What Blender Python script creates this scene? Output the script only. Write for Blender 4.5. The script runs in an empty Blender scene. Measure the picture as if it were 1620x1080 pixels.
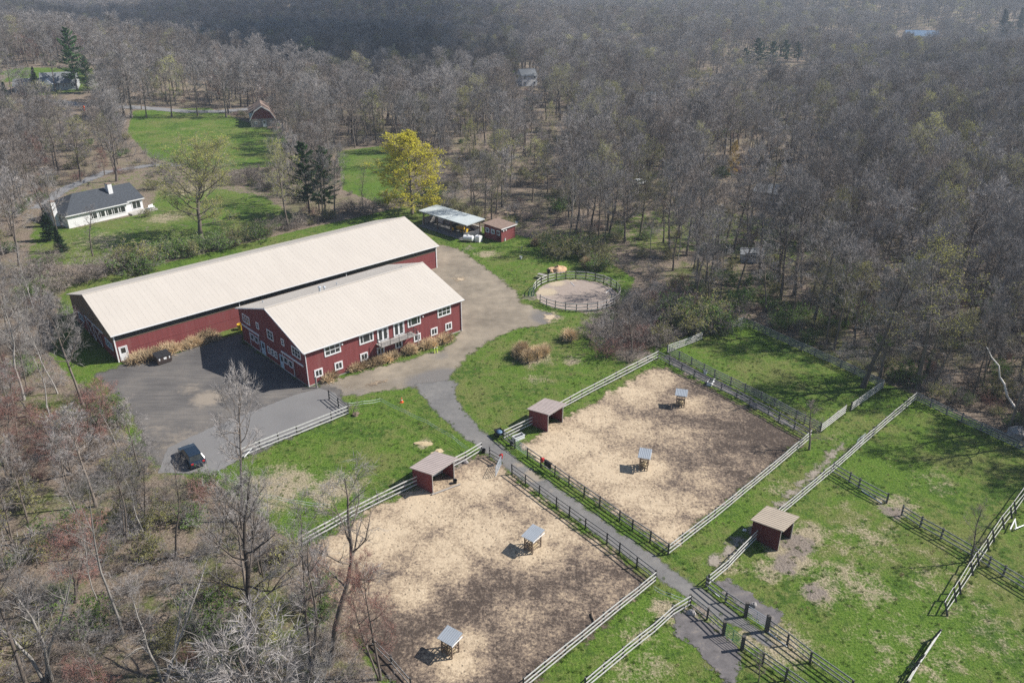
import bpy, math, random
import numpy as np
from mathutils import Vector, Matrix
R = math.radians
random.seed(7); rng = np.random.default_rng(7)
sc = bpy.context.scene
C = sc.collection

# ------------------------------------------------------------------ camera, sky, sun, exposure
CAM_H, FPX, PITCH = 55.0, 1250.0, math.atan(606/1250)
cam = bpy.data.cameras.new('camera'); cam.sensor_width = 36; cam.lens = 36*FPX/1620
cam.clip_end = 9000; cam.clip_start = 0.5
co = bpy.data.objects.new('camera', cam); C.objects.link(co)
co.location = (0, 0, CAM_H); co.rotation_euler = (math.pi/2-PITCH, 0, 0); sc.camera = co
SUN_AZ, SUN_EL = R(10), R(42)            # direction towards the sun, from +X towards +Y
w = bpy.data.worlds.new('World'); sc.world = w; w.use_nodes = True
sky = w.node_tree.nodes.new('ShaderNodeTexSky'); sky.sky_type = 'NISHITA'; sky.sun_disc = False
sky.sun_elevation = SUN_EL; sky.sun_rotation = math.pi/2-SUN_AZ; sky.altitude = 100; sky.dust_density = 0.6
bg = w.node_tree.nodes['Background']; bg.inputs[1].default_value = 0.074
w.node_tree.links.new(sky.outputs[0], bg.inputs[0])
sl = bpy.data.lights.new('sun', 'SUN'); sl.energy = 4.6; sl.angle = R(0.5); sl.color = (1, .95, .88)
so = bpy.data.objects.new('sun', sl); C.objects.link(so)
SD = Vector((math.cos(SUN_AZ)*math.cos(SUN_EL), math.sin(SUN_AZ)*math.cos(SUN_EL), math.sin(SUN_EL)))
so.rotation_euler = SD.to_track_quat('Z', 'Y').to_euler(); so.location = (60, 40, 120)
sc.view_settings.view_transform = 'Standard'; sc.view_settings.look = 'None'
sc.view_settings.exposure = 0.68; sc.view_settings.gamma = 1
sc.cycles.max_bounces = 5; sc.cycles.diffuse_bounces = 2; sc.cycles.glossy_bounces = 2
sc.cycles.transparent_max_bounces = 10; sc.cycles.volume_bounces = 0; sc.cycles.transmission_bounces = 2
sc.cycles.use_denoising = False

# ------------------------------------------------------------------ terrain and projection
def smooth(a, b, x): t = np.clip((x-a)/(b-a), 0, 1); return t*t*(3-2*t)
def terr(x, y):
    x = np.asarray(x, float); y = np.asarray(y, float)
    r = np.hypot(x, y)
    k = smooth(240, 520, r)
    h = 5*np.sin(x/95+.6)*np.cos(y/120+.3)+4*np.sin((x*.6+y)/160)+2.2*np.sin(x/41+y/57)
    return k*(h*1.5-4.5) + smooth(700, 1500, r)*(6*np.sin(x/210+y/330+1)+4)
def ray(x, y):
    return np.array([(x-810)/FPX, math.cos(PITCH)-(y-540)/FPX*math.sin(PITCH), -math.sin(PITCH)-(y-540)/FPX*math.cos(PITCH)])
def P(x, y, z=0.0):
    "point of the world at height z seen at photo pixel (x, y)"
    d = ray(x, y); t = (z-CAM_H)/d[2]; return np.array([d[0]*t, d[1]*t])
def G(x, y):
    "ground point, terrain included"
    z = 0.0
    for _ in range(12):
        p = P(x, y, z); z = .5*z+.5*float(terr(p[0], p[1]))
    return Vector((p[0], p[1], z))
def PP(pts): return np.array([P(*p) for p in pts])
def topz(base, top):
    "height of something standing at ground pixel base whose tip is at pixel top"
    b = P(*base); zz = np.linspace(0, 34, 700)
    dy = [abs(P(top[0], top[1], z)[1]-b[1]) for z in zz]; return float(zz[int(np.argmin(dy))])
def ang(a, b): return math.atan2(b[1]-a[1], b[0]-a[0])

# ------------------------------------------------------------------ materials
def newmat(name):
    m = bpy.data.materials.new(name); m.use_nodes = True
    return m, m.node_tree, m.node_tree.nodes['Principled BSDF']
def N(nt, t, **k):
    n = nt.nodes.new(t)
    for a, b in k.items(): setattr(n, a, b)
    return n
def noise(nt, vec, scale, detail=3, rough=.6):
    n = N(nt, 'ShaderNodeTexNoise'); n.inputs['Scale'].default_value = scale
    n.inputs['Detail'].default_value = detail; n.inputs['Roughness'].default_value = rough
    if vec is not None: nt.links.new(vec, n.inputs['Vector'])
    return n.outputs['Fac']
def ramp(nt, fac, stops):
    r = N(nt, 'ShaderNodeValToRGB'); e = r.color_ramp.elements
    while len(e) < len(stops): e.new(0.5)
    for i, (p, c) in enumerate(stops):
        e[i].position = p; e[i].color = (*c, 1) if len(c) == 3 else c
    nt.links.new(fac, r.inputs[0]); return r.outputs['Color']
def mth(nt, op, a, b=None, c=None, clamp=False):
    n = N(nt, 'ShaderNodeMath', operation=op, use_clamp=clamp)
    for i, v in enumerate((a, b, c)):
        if v is None: continue
        if isinstance(v, (int, float)): n.inputs[i].default_value = v
        else: nt.links.new(v, n.inputs[i])
    return n.outputs[0]
def mixc(nt, f, a, b):
    n = N(nt, 'ShaderNodeMix', data_type='RGBA')
    for i, v in ((0, f), (6, a), (7, b)):
        if isinstance(v, (int, float)): n.inputs[i].default_value = v
        elif isinstance(v, tuple): n.inputs[i].default_value = (*v, 1)
        else: nt.links.new(v, n.inputs[i])
    return n.outputs[2]
def sstep(nt, x, a, b):
    n = N(nt, 'ShaderNodeMapRange', interpolation_type='SMOOTHSTEP')
    n.inputs['From Min'].default_value = a; n.inputs['From Max'].default_value = b
    nt.links.new(x, n.inputs['Value']); return n.outputs['Result']
def attr(nt, name): n = N(nt, 'ShaderNodeAttribute', attribute_name=name); return n.outputs['Fac']
def wpos(nt): return N(nt, 'ShaderNodeNewGeometry').outputs['Position']
def bump(nt, bsdf, h, strength=.5, dist=.05):
    b = N(nt, 'ShaderNodeBump'); b.inputs['Strength'].default_value = strength; b.inputs['Distance'].default_value = dist
    nt.links.new(h, b.inputs['Height']); nt.links.new(b.outputs[0], bsdf.inputs['Normal'])
def mat(name, col, rough=.7, var=.18, scale=1.5, metal=0, stretch=None, spec=.3, bmp=0, stain=None, stain_amt=.35):
    m, nt, b = newmat(name)
    tc = N(nt, 'ShaderNodeTexCoord').outputs['Object']
    if stretch:
        mp = N(nt, 'ShaderNodeMapping'); mp.inputs['Scale'].default_value = stretch
        nt.links.new(tc, mp.inputs['Vector']); tc = mp.outputs[0]
    f = noise(nt, tc, scale, 5)
    c0 = tuple(x*(1-var) for x in col); c1 = tuple(min(1, x*(1+var)) for x in col)
    c = ramp(nt, f, [(.3, c0), (.7, c1)])
    if stain:
        f2 = sstep(nt, noise(nt, tc, scale*.35, 4), .52, .75)
        c = mixc(nt, mth(nt, 'MULTIPLY', f2, stain_amt), c, stain)
    nt.links.new(c, b.inputs['Base Color'])
    b.inputs['Roughness'].default_value = rough; b.inputs['Metallic'].default_value = metal
    b.inputs['Specular IOR Level'].default_value = spec
    if bmp: bump(nt, b, f, bmp, .03)
    return m
M = {}
M['roof_cream'] = mat('cream_metal_roof', (.47, .43, .38), .6, .04, .5, stretch=(1.2, .10, 1), stain=(.40, .36, .31), stain_amt=.22)
M['red'] = mat('barn_red_siding', (.205, .060, .060), .8, .12, .9, stretch=(2.5, 2.5, .3), stain=(.24, .11, .10), stain_amt=.4, spec=.15)
M['red_dark'] = mat('barn_red_dark', (.115, .032, .032), .7, .15, .8, stretch=(1, 1, 3), spec=.15)
M['band'] = mat('dark_translucent_band', (.045, .048, .045), .5, .45, .9, stretch=(1, 1, .3))
M['gable_brown'] = mat('brown_gable_panel', (.17, .125, .085), .7, .2, .6)
M['white'] = mat('white_paint', (.74, .74, .74), .5, .06, 2)
M['blue_white'] = mat('cool_white_paint', (.50, .62, .70), .5, .08, 2)
M['glass'] = mat('window_glass', (.03, .035, .035), .08, .5, 1.2, spec=.9)
M['wood_grey'] = mat('weathered_grey_wood', (.30, .28, .26), .85, .25, 4, stretch=(3, 3, 1))
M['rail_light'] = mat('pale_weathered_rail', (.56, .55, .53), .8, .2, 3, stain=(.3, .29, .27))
M['rail_shade'] = mat('weathered_shade_rail', (.25, .25, .25), .8, .3, 3, stain=(.3, .3, .29))  # weathered rail, darkened to put the shade of unlit fence sides into its colour
M['post'] = mat('dark_fence_post', (.085, .078, .072), .9, .3, 4)
M['dark'] = mat('dark_metal', (.04, .04, .042), .5, .2, 3)
M['galv'] = mat('galvanised_steel', (.42, .46, .50), .4, .12, 2, metal=.3)
M['feeder_roof'] = mat('blue_grey_metal_roof', (.31, .34, .375), .5, .08, .9, metal=.1)
M['shed_roof'] = mat('tan_metal_roof', (.43, .36, .33), .6, .08, .8)
M['shed_roof_tan'] = mat('sand_metal_roof', (.44, .37, .29), .55, .08, .8)
M['brown_roof'] = mat('brown_shingle_roof', (.22, .16, .13), .8, .2, 2)
M['slate'] = mat('dark_shingle_roof', (.055, .062, .072), .8, .25, 2.5)
M['grey_roof'] = mat('grey_shingle_roof', (.18, .19, .20), .8, .2, 2)
M['grey_siding'] = mat('grey_siding', (.42, .43, .45), .7, .08, 1)
M['stone_wall'] = mat('stone_wall', (.30, .27, .25), .85, .35, 3)
M['blue_roof'] = mat('blue_roof', (.10, .17, .27), .5, .1, 1)
M['concrete'] = mat('concrete', (.40, .38, .35), .85, .18, 1)
M['plank'] = mat('brown_plank', (.20, .15, .11), .85, .3, 2.5)
M['hay'] = mat('hay', (.45, .36, .22), .95, .25, 5)
M['green_metal'] = mat('green_metal', (.05, .16, .13), .5, .15, 2)
M['yellow'] = mat('yellow_paint', (.60, .40, .04), .5, .15, 2)
M['yellow_green'] = mat('yellow_green_plastic', (.55, .66, .12), .5, .1, 2)
M['orange'] = mat('orange_plastic', (.75, .13, .04), .5, .1, 2)
M['redp'] = mat('red_plastic', (.45, .03, .03), .5, .1, 2)
M['plastic_w'] = mat('white_plastic', (.72, .73, .73), .4, .06, 1)
M['black'] = mat('black_rubber', (.02, .02, .022), .7, .2, 3)
M['dumpster'] = mat('dark_brown_steel', (.06, .045, .04), .6, .3, 2)
M['car'] = mat('dark_blue_car_paint', (.012, .022, .038), .2, .1, 1, spec=.8)
M['car_red'] = mat('red_car_paint', (.14, .02, .02), .25, .1, 1, spec=.8)
M['sand'] = mat('orange_sand', (.55, .36, .22), .95, .22, 3, bmp=.6)
M['tape'] = mat('pale_rope_tape', (.62, .70, .66), .6, .1, 2)
M['rock'] = mat('rock', (.30, .28, .27), .9, .3, 3, bmp=.5)
M['tyre'] = M['black']

# ground surfaces
def ground_material():
    m, nt, b = newmat('ground_cover'); p = wpos(nt)
    n1 = noise(nt, p, .07, 5); n2 = noise(nt, p, .6, 5, .7); n3 = noise(nt, p, 4.0, 4, .75); n4 = noise(nt, p, .02, 3)
    # woodland floor
    lit = ramp(nt, n3, [(.32, (.105, .080, .060)), (.5, (.20, .158, .122)), (.7, (.32, .265, .21))])
    grn = ramp(nt, n3, [(.3, (.050, .068, .018)), (.7, (.15, .18, .05))])
    gm = sstep(nt, mth(nt, 'ADD', mth(nt, 'MULTIPLY', n1, .6), mth(nt, 'MULTIPLY', n2, .4)), .47, .60)
    gm = mth(nt, 'MULTIPLY', gm, mth(nt, 'MULTIPLY_ADD', attr(nt, 'lush'), .85, .25), clamp=True)
    lit = mixc(nt, gm, lit, grn)
    # grass
    g = ramp(nt, n3, [(.30, (.034, .068, .009)), (.46, (.074, .140, .018)), (.66, (.145, .212, .038))])
    g2 = ramp(nt, n3, [(.30, (.080, .100, .024)), (.66, (.19, .205, .07))])
    g3 = ramp(nt, n3, [(.30, (.027, .058, .009)), (.66, (.080, .142, .024))])
    g = mixc(nt, sstep(nt, mth(nt, 'ADD', mth(nt, 'MULTIPLY', n1, .55), mth(nt, 'MULTIPLY', n2, .45)), .44, .60), g, g2)
    g = mixc(nt, sstep(nt, mth(nt, 'ADD', mth(nt, 'MULTIPLY', noise(nt, p, .13, 4), .5), mth(nt, 'MULTIPLY', noise(nt, p, 1.1, 4), .5)), .50, .60), g, g3)
    straw = ramp(nt, n3, [(.3, (.17, .14, .085)), (.65, (.42, .36, .25))])
    sa = attr(nt, 'straw')
    sm = sstep(nt, mth(nt, 'ADD', mth(nt, 'MULTIPLY_ADD', sa, .40, .025), mth(nt, 'ADD', mth(nt, 'MULTIPLY', n2, .6), mth(nt, 'MULTIPLY', n3, .4))),   .66, .84)
    g = mixc(nt, sm, g, straw)
    bare = ramp(nt, n3, [(.3, (.15, .125, .105)), (.7, (.30, .255, .215))])
    bm = sstep(nt, mth(nt, 'ADD', attr(nt, 'bare'), mth(nt, 'MULTIPLY', mth(nt, 'SUBTRACT', n2, .5), .9)), .40, .62)
    g = mixc(nt, bm, g, bare)
    gmask = sstep(nt, mth(nt, 'ADD', attr(nt, 'grass'), mth(nt, 'MULTIPLY', mth(nt, 'SUBTRACT', n2, .5), .9)), .42, .60)
    c = mixc(nt, gmask, lit, g)
    nt.links.new(c, b.inputs['Base Color']); b.inputs['Roughness'].default_value = .95
    b.inputs['Specular IOR Level'].default_value = .1
    bump(nt, b, mth(nt, 'ADD', n3, mth(nt, 'MULTIPLY', n2, 1.5)), .9, .22)
    return m
def sheet_material(name, kind):
    m, nt, b = newmat(name); p = wpos(nt)
    n1 = noise(nt, p, .16, 5); n2 = noise(nt, p, 1.1, 5, .7); n3 = noise(nt, p, 7, 4, .8); n4 = noise(nt, p, .5, 4)
    a = attr(nt, 'amt')
    edge, soft = .7, 1.3
    if kind == 'chips':
        t = mth(nt, 'ADD', mth(nt, 'MULTIPLY_ADD', a, .86, .055), mth(nt, 'MULTIPLY', mth(nt, 'SUBTRACT', n2, .5), 1.0))
        t = mth(nt, 'ADD', t, mth(nt, 'MULTIPLY', mth(nt, 'SUBTRACT', noise(nt, p, 3.2, 5, .8), .5), 1.9))
        t = mth(nt, 'ADD', t, mth(nt, 'MULTIPLY', mth(nt, 'SUBTRACT', n4, .5), .75))
        c = ramp(nt, t, [(.08, (.065, .050, .041)), (.26, (.125, .097, .077)), (.42, (.21, .162, .122)), (.60, (.335, .260, .180)), (.90, (.485, .390, .275))])
        vo = N(nt, 'ShaderNodeTexVoronoi'); vo.inputs['Scale'].default_value = 1.7; vo.inputs['Randomness'].default_value = 1; nt.links.new(p, vo.inputs['Vector'])
        pk = sstep(nt, vo.outputs['Distance'], .10, .26); c = mixc(nt, mth(nt, 'MULTIPLY', mth(nt, 'SUBTRACT', 1, pk), .35), c, (.12, .092, .07))
        h = mth(nt, 'ADD', n2, mth(nt, 'MULTIPLY', pk, .35)); edge, soft = 1.0, 1.6
    elif kind == 'gravel':
        t = mth(nt, 'ADD', mth(nt, 'MULTIPLY', n1, .4), mth(nt, 'ADD', mth(nt, 'MULTIPLY', n4, .3), mth(nt, 'MULTIPLY', n3, .3)))
        c = ramp(nt, t, [(.34, (.130, .110, .085)), (.45, (.20, .172, .135)), (.54, (.26, .222, .172)), (.66, (.35, .298, .228))])
        dk = ramp(nt, n3, [(.3, (.12, .112, .105)), (.7, (.205, .19, .178))])
        c = mixc(nt, sstep(nt, mth(nt, 'ADD', a, mth(nt, 'MULTIPLY', mth(nt, 'SUBTRACT', n1, .5), 1.2)), .35, .75), c, dk); h = n3
    elif kind == 'asphalt':
        mp = N(nt, 'ShaderNodeMapping'); mp.inputs['Rotation'].default_value = (0, 0, R(25)); mp.inputs['Scale'].default_value = (.12, .9, 1)
        nt.links.new(p, mp.inputs['Vector']); ns = noise(nt, mp.outputs[0], 1.0, 5, .7)
        mp2 = N(nt, 'ShaderNodeMapping'); mp2.inputs['Rotation'].default_value = (0, 0, R(-48)); mp2.inputs['Scale'].default_value = (.10, 1.3, 1)
        nt.links.new(p, mp2.inputs['Vector']); ns2 = noise(nt, mp2.outputs[0], 1.4, 4, .7)
        t = mth(nt, 'ADD', mth(nt, 'MULTIPLY', n1, .35), mth(nt, 'ADD', mth(nt, 'MULTIPLY', mth(nt, 'ADD', ns, ns2), .20), mth(nt, 'MULTIPLY', n3, .21)))
        c = ramp(nt, t, [(.36, (.070, .067, .066)), (.47, (.112, .106, .102)), (.60, (.185, .168, .150))])
        c = mixc(nt, sstep(nt, mth(nt, 'ADD', a, mth(nt, 'MULTIPLY', mth(nt, 'SUBTRACT', n2, .5), .8)), .35, .8), c, (.25, .215, .175)); h = n3
    elif kind == 'drive':
        t = mth(nt, 'ADD', mth(nt, 'MULTIPLY', n1, .5), mth(nt, 'MULTIPLY', n3, .5))
        c = ramp(nt, t, [(.3, (.145, .142, .142)), (.7, (.205, .20, .196))]); h = n3; edge, soft = .15, .15
    elif kind == 'path':
        t = mth(nt, 'ADD', mth(nt, 'MULTIPLY', n1, .4), mth(nt, 'ADD', mth(nt, 'MULTIPLY', n2, .3), mth(nt, 'MULTIPLY', n3, .3)))
        c = ramp(nt, t, [(.32, (.10, .098, .098)), (.5, (.16, .155, .15)), (.7, (.25, .235, .215))])
        c = mixc(nt, sstep(nt, mth(nt, 'ADD', a, mth(nt, 'MULTIPLY', mth(nt, 'SUBTRACT', n2, .5), .9)), .4, .7), c, (.27, .232, .185)); h = n3
        edge, soft = .45, .9
    elif kind == 'mat':
        c = ramp(nt, n2, [(.3, (.095, .088, .088)), (.55, (.14, .13, .13)), (.78, (.24, .21, .18))]); h = n3; soft = .5
    elif kind == 'pen':
        t = mth(nt, 'ADD', mth(nt, 'MULTIPLY', n2, .5), mth(nt, 'MULTIPLY', n3, .5))
        c = ramp(nt, t, [(.3, (.24, .195, .165)), (.7, (.37, .31, .27))])
        c2 = ramp(nt, n3, [(.3, (.33, .27, .19)), (.7, (.50, .42, .31))])
        c = mixc(nt, sstep(nt, mth(nt, 'ADD', a, mth(nt, 'MULTIPLY', mth(nt, 'SUBTRACT', n2, .5), .8)), .35, .7), c, c2); h = n2
        edge, soft = .3, .3
    elif kind == 'road':
        c = ramp(nt, n2, [(.3, (.17, .17, .175)), (.7, (.23, .23, .235))]); h = n3
    elif kind == 'track':
        c = ramp(nt, n3, [(.3, (.20, .17, .14)), (.7, (.34, .30, .25))]); h = n3; edge, soft = 1.0, 1.6
    nt.links.new(c, b.inputs['Base Color']); b.inputs['Roughness'].default_value = .93
    b.inputs['Specular IOR Level'].default_value = .15
    bump(nt, b, h, .8 if kind == 'chips' else .4, .16 if kind == 'chips' else .03)
    e = mth(nt, 'ADD', attr(nt, 'd'), mth(nt, 'MULTIPLY', mth(nt, 'SUBTRACT', mth(nt, 'ADD', mth(nt, 'MULTIPLY', n4, .45), mth(nt, 'ADD', mth(nt, 'MULTIPLY', n2, .35), mth(nt, 'MULTIPLY', n3, .2))), .5), edge*8))
    nt.links.new(sstep(nt, e, -soft*.3, soft*.3), b.inputs['Alpha'])
    return m

# ------------------------------------------------------------------ mesh helpers
def tag(o, label=None, cat=None, group=None, kind=None):
    if label: o['label'] = label
    if cat: o['category'] = cat
    if group: o['group'] = group
    if kind: o['kind'] = kind
    return o
def empty(name, loc, rz=0, label=None, cat=None, group=None):
    o = bpy.data.objects.new(name, None); C.objects.link(o); o.location = loc; o.rotation_euler = (0, 0, rz)
    o.empty_display_size = .5
    return tag(o, label, cat, group)
def link(name, me, parent=None, loc=None):
    o = bpy.data.objects.new(name, me); C.objects.link(o)
    if parent: o.parent = parent
    if loc is not None: o.location = loc
    return o
class MB:
    def __init__(s): s.v = []; s.f = []; s.m = []
    def add(s, vs, fs, m=0):
        k = len(s.v); s.v += [tuple(v) for v in vs]; s.f += [tuple(i+k for i in f) for f in fs]; s.m += [m]*len(fs); return s
    def face(s, pts, m=0): return s.add(pts, [tuple(range(len(pts)))], m)
    def box(s, x0, x1, y0, y1, z0, z1, m=0, rz=0, c=None):
        vs = [(x, y, z) for z in (z0, z1) for y in (y0, y1) for x in (x0, x1)]
        if rz:
            cx, cy = c if c else ((x0+x1)/2, (y0+y1)/2); ca, sa = math.cos(rz), math.sin(rz)
            vs = [(cx+(x-cx)*ca-(y-cy)*sa, cy+(x-cx)*sa+(y-cy)*ca, z) for x, y, z in vs]
        return s.add(vs, [(0, 2, 3, 1), (4, 5, 7, 6), (0, 1, 5, 4), (2, 6, 7, 3), (0, 4, 6, 2), (1, 3, 7, 5)], m)
    def bar(s, a, b, w, h, m=0, up=(0, 0, 1)):
        "rectangular beam from a to b, w wide sideways, h high"
        a, b = Vector(a), Vector(b); t = (b-a).normalized(); u = Vector(up)
        if abs(t.dot(u)) > .95: u = Vector((1, 0, 0))
        q = t.cross(u).normalized()*w/2; n = q.cross(t).normalized()*h/2
        vs = [p+i*q+j*n for p in (a, b) for i, j in ((-1, -1), (1, -1), (1, 1), (-1, 1))]
        return s.add(vs, [(3, 2, 1, 0), (4, 5, 6, 7), (0, 1, 5, 4), (1, 2, 6, 5), (2, 3, 7, 6), (3, 0, 4, 7)], m)
    def tube(s, a, b, r0, r1=None, n=8, m=0, cap=True):
        r1 = r0 if r1 is None else r1; a, b = Vector(a), Vector(b); t = (b-a).normalized()
        u = Vector((0, 0, 1)) if abs(t.z) < .9 else Vector((1, 0, 0)); p = t.cross(u).normalized(); q = t.cross(p)
        vs = [c+(p*math.cos(k*2*math.pi/n)+q*math.sin(k*2*math.pi/n))*r for c, r in ((a, r0), (b, r1)) for k in range(n)]
        fs = [(k, (k+1) % n, n+(k+1) % n, n+k) for k in range(n)]
        if cap: fs += [tuple(range(n))[::-1], tuple(range(n, 2*n))]
        return s.add(vs, fs, m)
    def prism(s, prof, x0, x1, m=0):
        "profile in (y, z) swept along x"
        n = len(prof); vs = [(x, y, z) for x in (x0, x1) for y, z in prof]
        return s.add(vs, [tuple(range(n))[::-1], tuple(range(n, 2*n))]+[(k, (k+1) % n, n+(k+1) % n, n+k) for k in range(n)], m)
    def blob(s, c, r, seed=0, rough=.2, m=0, nu=14, nv=8, half=False):
        rr = random.Random(seed); vs = []; fs = []
        ph = [(rr.uniform(.8, 3.5), rr.uniform(0, 6), rr.uniform(0, 6)) for _ in range(5)]
        for i in range(nv+1):
            th = (math.pi/2 if half else math.pi)*i/nv
            for j in range(nu):
                a = 2*math.pi*j/nu; d = 1+rough*sum(math.sin(k*a*1.0+p+th*2)*math.sin(k*th+q) for k, p, q in [(round(k), p, q) for k, p, q in ph])/2.2
                vs.append((c[0]+r[0]*d*math.sin(th)*math.cos(a), c[1]+r[1]*d*math.sin(th)*math.sin(a), c[2]+r[2]*d*math.cos(th)))
        for i in range(nv):
            for j in range(nu): fs.append((i*nu+j, (i+1)*nu+j, (i+1)*nu+(j+1) % nu, i*nu+(j+1) % nu))
        return s.add(vs, fs, m)
    def mesh(s, name, mats):
        me = bpy.data.meshes.new(name); me.from_pydata(s.v, [], s.f)
        for m in (mats if isinstance(mats, (list, tuple)) else [mats]): me.materials.append(M[m] if isinstance(m, str) else m)
        me.polygons.foreach_set('material_index', s.m); me.update(); return me
    def build(s, name, mats, parent=None, loc=None): return link(name, s.mesh(name, mats), parent, loc)
def fastmesh(name, V, quads, tris, qm, tm, mats):
    me = bpy.data.meshes.new(name); nq, nt_ = len(quads), len(tris)
    me.vertices.add(len(V)); me.vertices.foreach_set('co', np.asarray(V, np.float32).ravel())
    L = np.concatenate([np.asarray(quads, np.int32).ravel(), np.asarray(tris, np.int32).ravel()])
    me.loops.add(len(L)); me.loops.foreach_set('vertex_index', L)
    me.polygons.add(nq+nt_)
    me.polygons.foreach_set('loop_start', np.concatenate([np.arange(nq)*4, nq*4+np.arange(nt_)*3]).astype(np.int32))
    me.polygons.foreach_set('material_index', np.concatenate([qm, tm]).astype(np.int32))
    for m in mats: me.materials.append(m)
    me.update(calc_edges=True); return me

# ------------------------------------------------------------------ ground sheets
def sdf(poly, X, Y):
    poly = np.asarray(poly); d2 = np.full(X.shape, 1e18); inside = np.zeros(X.shape, bool); n = len(poly)
    for i in range(n):
        a, b = poly[i], poly[(i+1) % n]; e = b-a; wx, wy = X-a[0], Y-a[1]
        t = np.clip((wx*e[0]+wy*e[1])/(e@e+1e-12), 0, 1); d2 = np.minimum(d2, (wx-t*e[0])**2+(wy-t*e[1])**2)
        c = ((a[1] > Y) != (b[1] > Y)) & (X < (b[0]-a[0])*(Y-a[1])/(b[1]-a[1]+1e-12)+a[0]); inside ^= c
    return np.sqrt(d2)*np.where(inside, 1, -1)
def blobs(lst, X, Y):
    a = np.zeros(X.shape)
    for px, py, r, *amp in lst:
        c = P(px, py); a = np.maximum(a, (amp[0] if amp else 1)*np.exp(-((X-c[0])**2+(Y-c[1])**2)/(r*r)))
    return a
def grid_mesh(name, xs, ys, keep=None, zf=None):
    X, Y = np.meshgrid(xs, ys); nx, ny = len(xs), len(ys); Z = zf(X, Y)
    V = np.stack([X, Y, Z], -1).reshape(-1, 3); I = np.arange(nx*ny).reshape(ny, nx)
    Q = np.stack([I[:-1, :-1], I[:-1, 1:], I[1:, 1:], I[1:, :-1]], -1).reshape(-1, 4)
    if keep is not None:
        k = keep(X, Y); Q = Q[k.ravel()[Q].any(1)]
        used = np.unique(Q); mp = np.full(nx*ny, -1); mp[used] = np.arange(len(used)); Q = mp[Q]; V = V[used]
    return fastmesh(name, V, Q, np.zeros((0, 3), int), np.zeros(len(Q)), np.zeros(0), []), V
def setattrs(me, d):
    for k, v in d.items():
        a = me.attributes.new(k, 'FLOAT', 'POINT'); a.data.foreach_set('value', np.asarray(v, np.float32))
zsheet = [0.0]; SHEETS = []
def sheet(name, label, poly, kind, amt=(), res=.5, margin=2.4, invert=False, z=None):
    if kind not in ('track', 'road'): SHEETS.append(poly)
    zsheet[0] += .004; z = zsheet[0] if z is None else z
    lo, hi = poly.min(0)-margin, poly.max(0)+margin
    me, V = grid_mesh(name, np.arange(lo[0], hi[0]+res, res), np.arange(lo[1], hi[1]+res, res),
                      lambda X, Y: sdf(poly, X, Y) > -margin, lambda X, Y: terr(X, Y)+z)
    d = sdf(poly, V[:, 0], V[:, 1]); b = blobs(amt, V[:, 0], V[:, 1])
    setattrs(me, {'d': d, 'amt': (1-b) if invert else b})
    me.materials.append(sheet_material(name+'_surface', kind))
    return tag(link(name, me), label, None, None, 'structure')

# clearings (photo pixels at ground level): farm, lawns, meadow
FARM = PP([(660, 1200), (610, 1080), (540, 960), (490, 870), (400, 800), (345, 760), (270, 745), (212, 705), (195, 640), (120, 600), (85, 560), (100, 470), (112, 452),
           (300, 408), (470, 366), (640, 328), (690, 345), (760, 360), (840, 378), (895, 400), (960, 415), (1000, 440), (985, 480), (940, 510), (985, 560),
           (1060, 545), (1120, 520), (1175, 503), (1290, 555), (1395, 605), (1450, 628), (1540, 668), (1625, 712), (1780, 780), (2100, 1000), (2100, 1300), (900, 1300)])
HOUSE_LAWN = PP([(40, 420), (50, 350), (120, 360), (235, 335), (245, 300), (330, 295), (420, 310), (475, 345), (400, 380), (320, 395), (150, 420)])
MEADOW = PP([(205, 215), (215, 188), (330, 180), (400, 200), (440, 198), (452, 225), (440, 262), (330, 272), (240, 250)])
MEADOW2 = PP([(545, 300), (535, 240), (600, 232), (650, 250), (640, 310), (600, 320)])
TOPYARD = PP([(10, 155), (20, 143), (150, 140), (165, 165), (60, 175)])
WOODGRASS = PP([(950, 360), (1000, 335), (1120, 330), (1260, 350), (1300, 400), (1240, 425), (1150, 400), (1010, 395)])
LANE = PP([(60, 320), (100, 290), (250, 265), (420, 270), (470, 300), (420, 315), (330, 300), (200, 300)])
GRASSY = [(FARM, 1), (HOUSE_LAWN, .62), (MEADOW, 1), (MEADOW2, 1), (TOPYARD, 1), (WOODGRASS, .52), (LANE, .45)]
STRAW = [(1250, 880, 3.0), (1280, 845, 2.2), (1215, 905, 2.0, .8), (1330, 905, 3.5, .6), (1300, 935, 2.5, .8), (1370, 850, 6, .5), (1420, 800, 3, .7), (1500, 930, 8, .4), (1560, 1000, 8, .4),
         (1450, 1040, 8, .45), (1480, 760, 5, .4), (440, 770, 5, .9), (520, 775, 4, .8), (560, 760, 3, .5), (600, 800, 4, .3), (850, 600, 3, .5), (840, 565, 3.2, 1), (905, 570, 2, .8), (668, 702, 1.2, 1), (692, 715, .8, 1), (1050, 960, 2, .8),
         (1100, 985, 3, .7), (1010, 1000, 3, .5), (1230, 770, 3, .5), (1330, 690, 3, .4), (1370, 930, 3, .7), (1330, 800, 3, .4), (865, 500, 4, .6), (700, 740, 2, .5), (640, 770, 2, .6), (1020, 1060, 5, .5), (1150, 890, 2, .7),
         (1240, 1020, 3, .9), (1200, 1010, 2, .8), (770, 402, 3, .8), (300, 210, 12, .25), (400, 230, 8, .35), (350, 260, 12, .4), (260, 345, 6, .7), (300, 300, 8, .8), (160, 380, 8, .6)]
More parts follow.
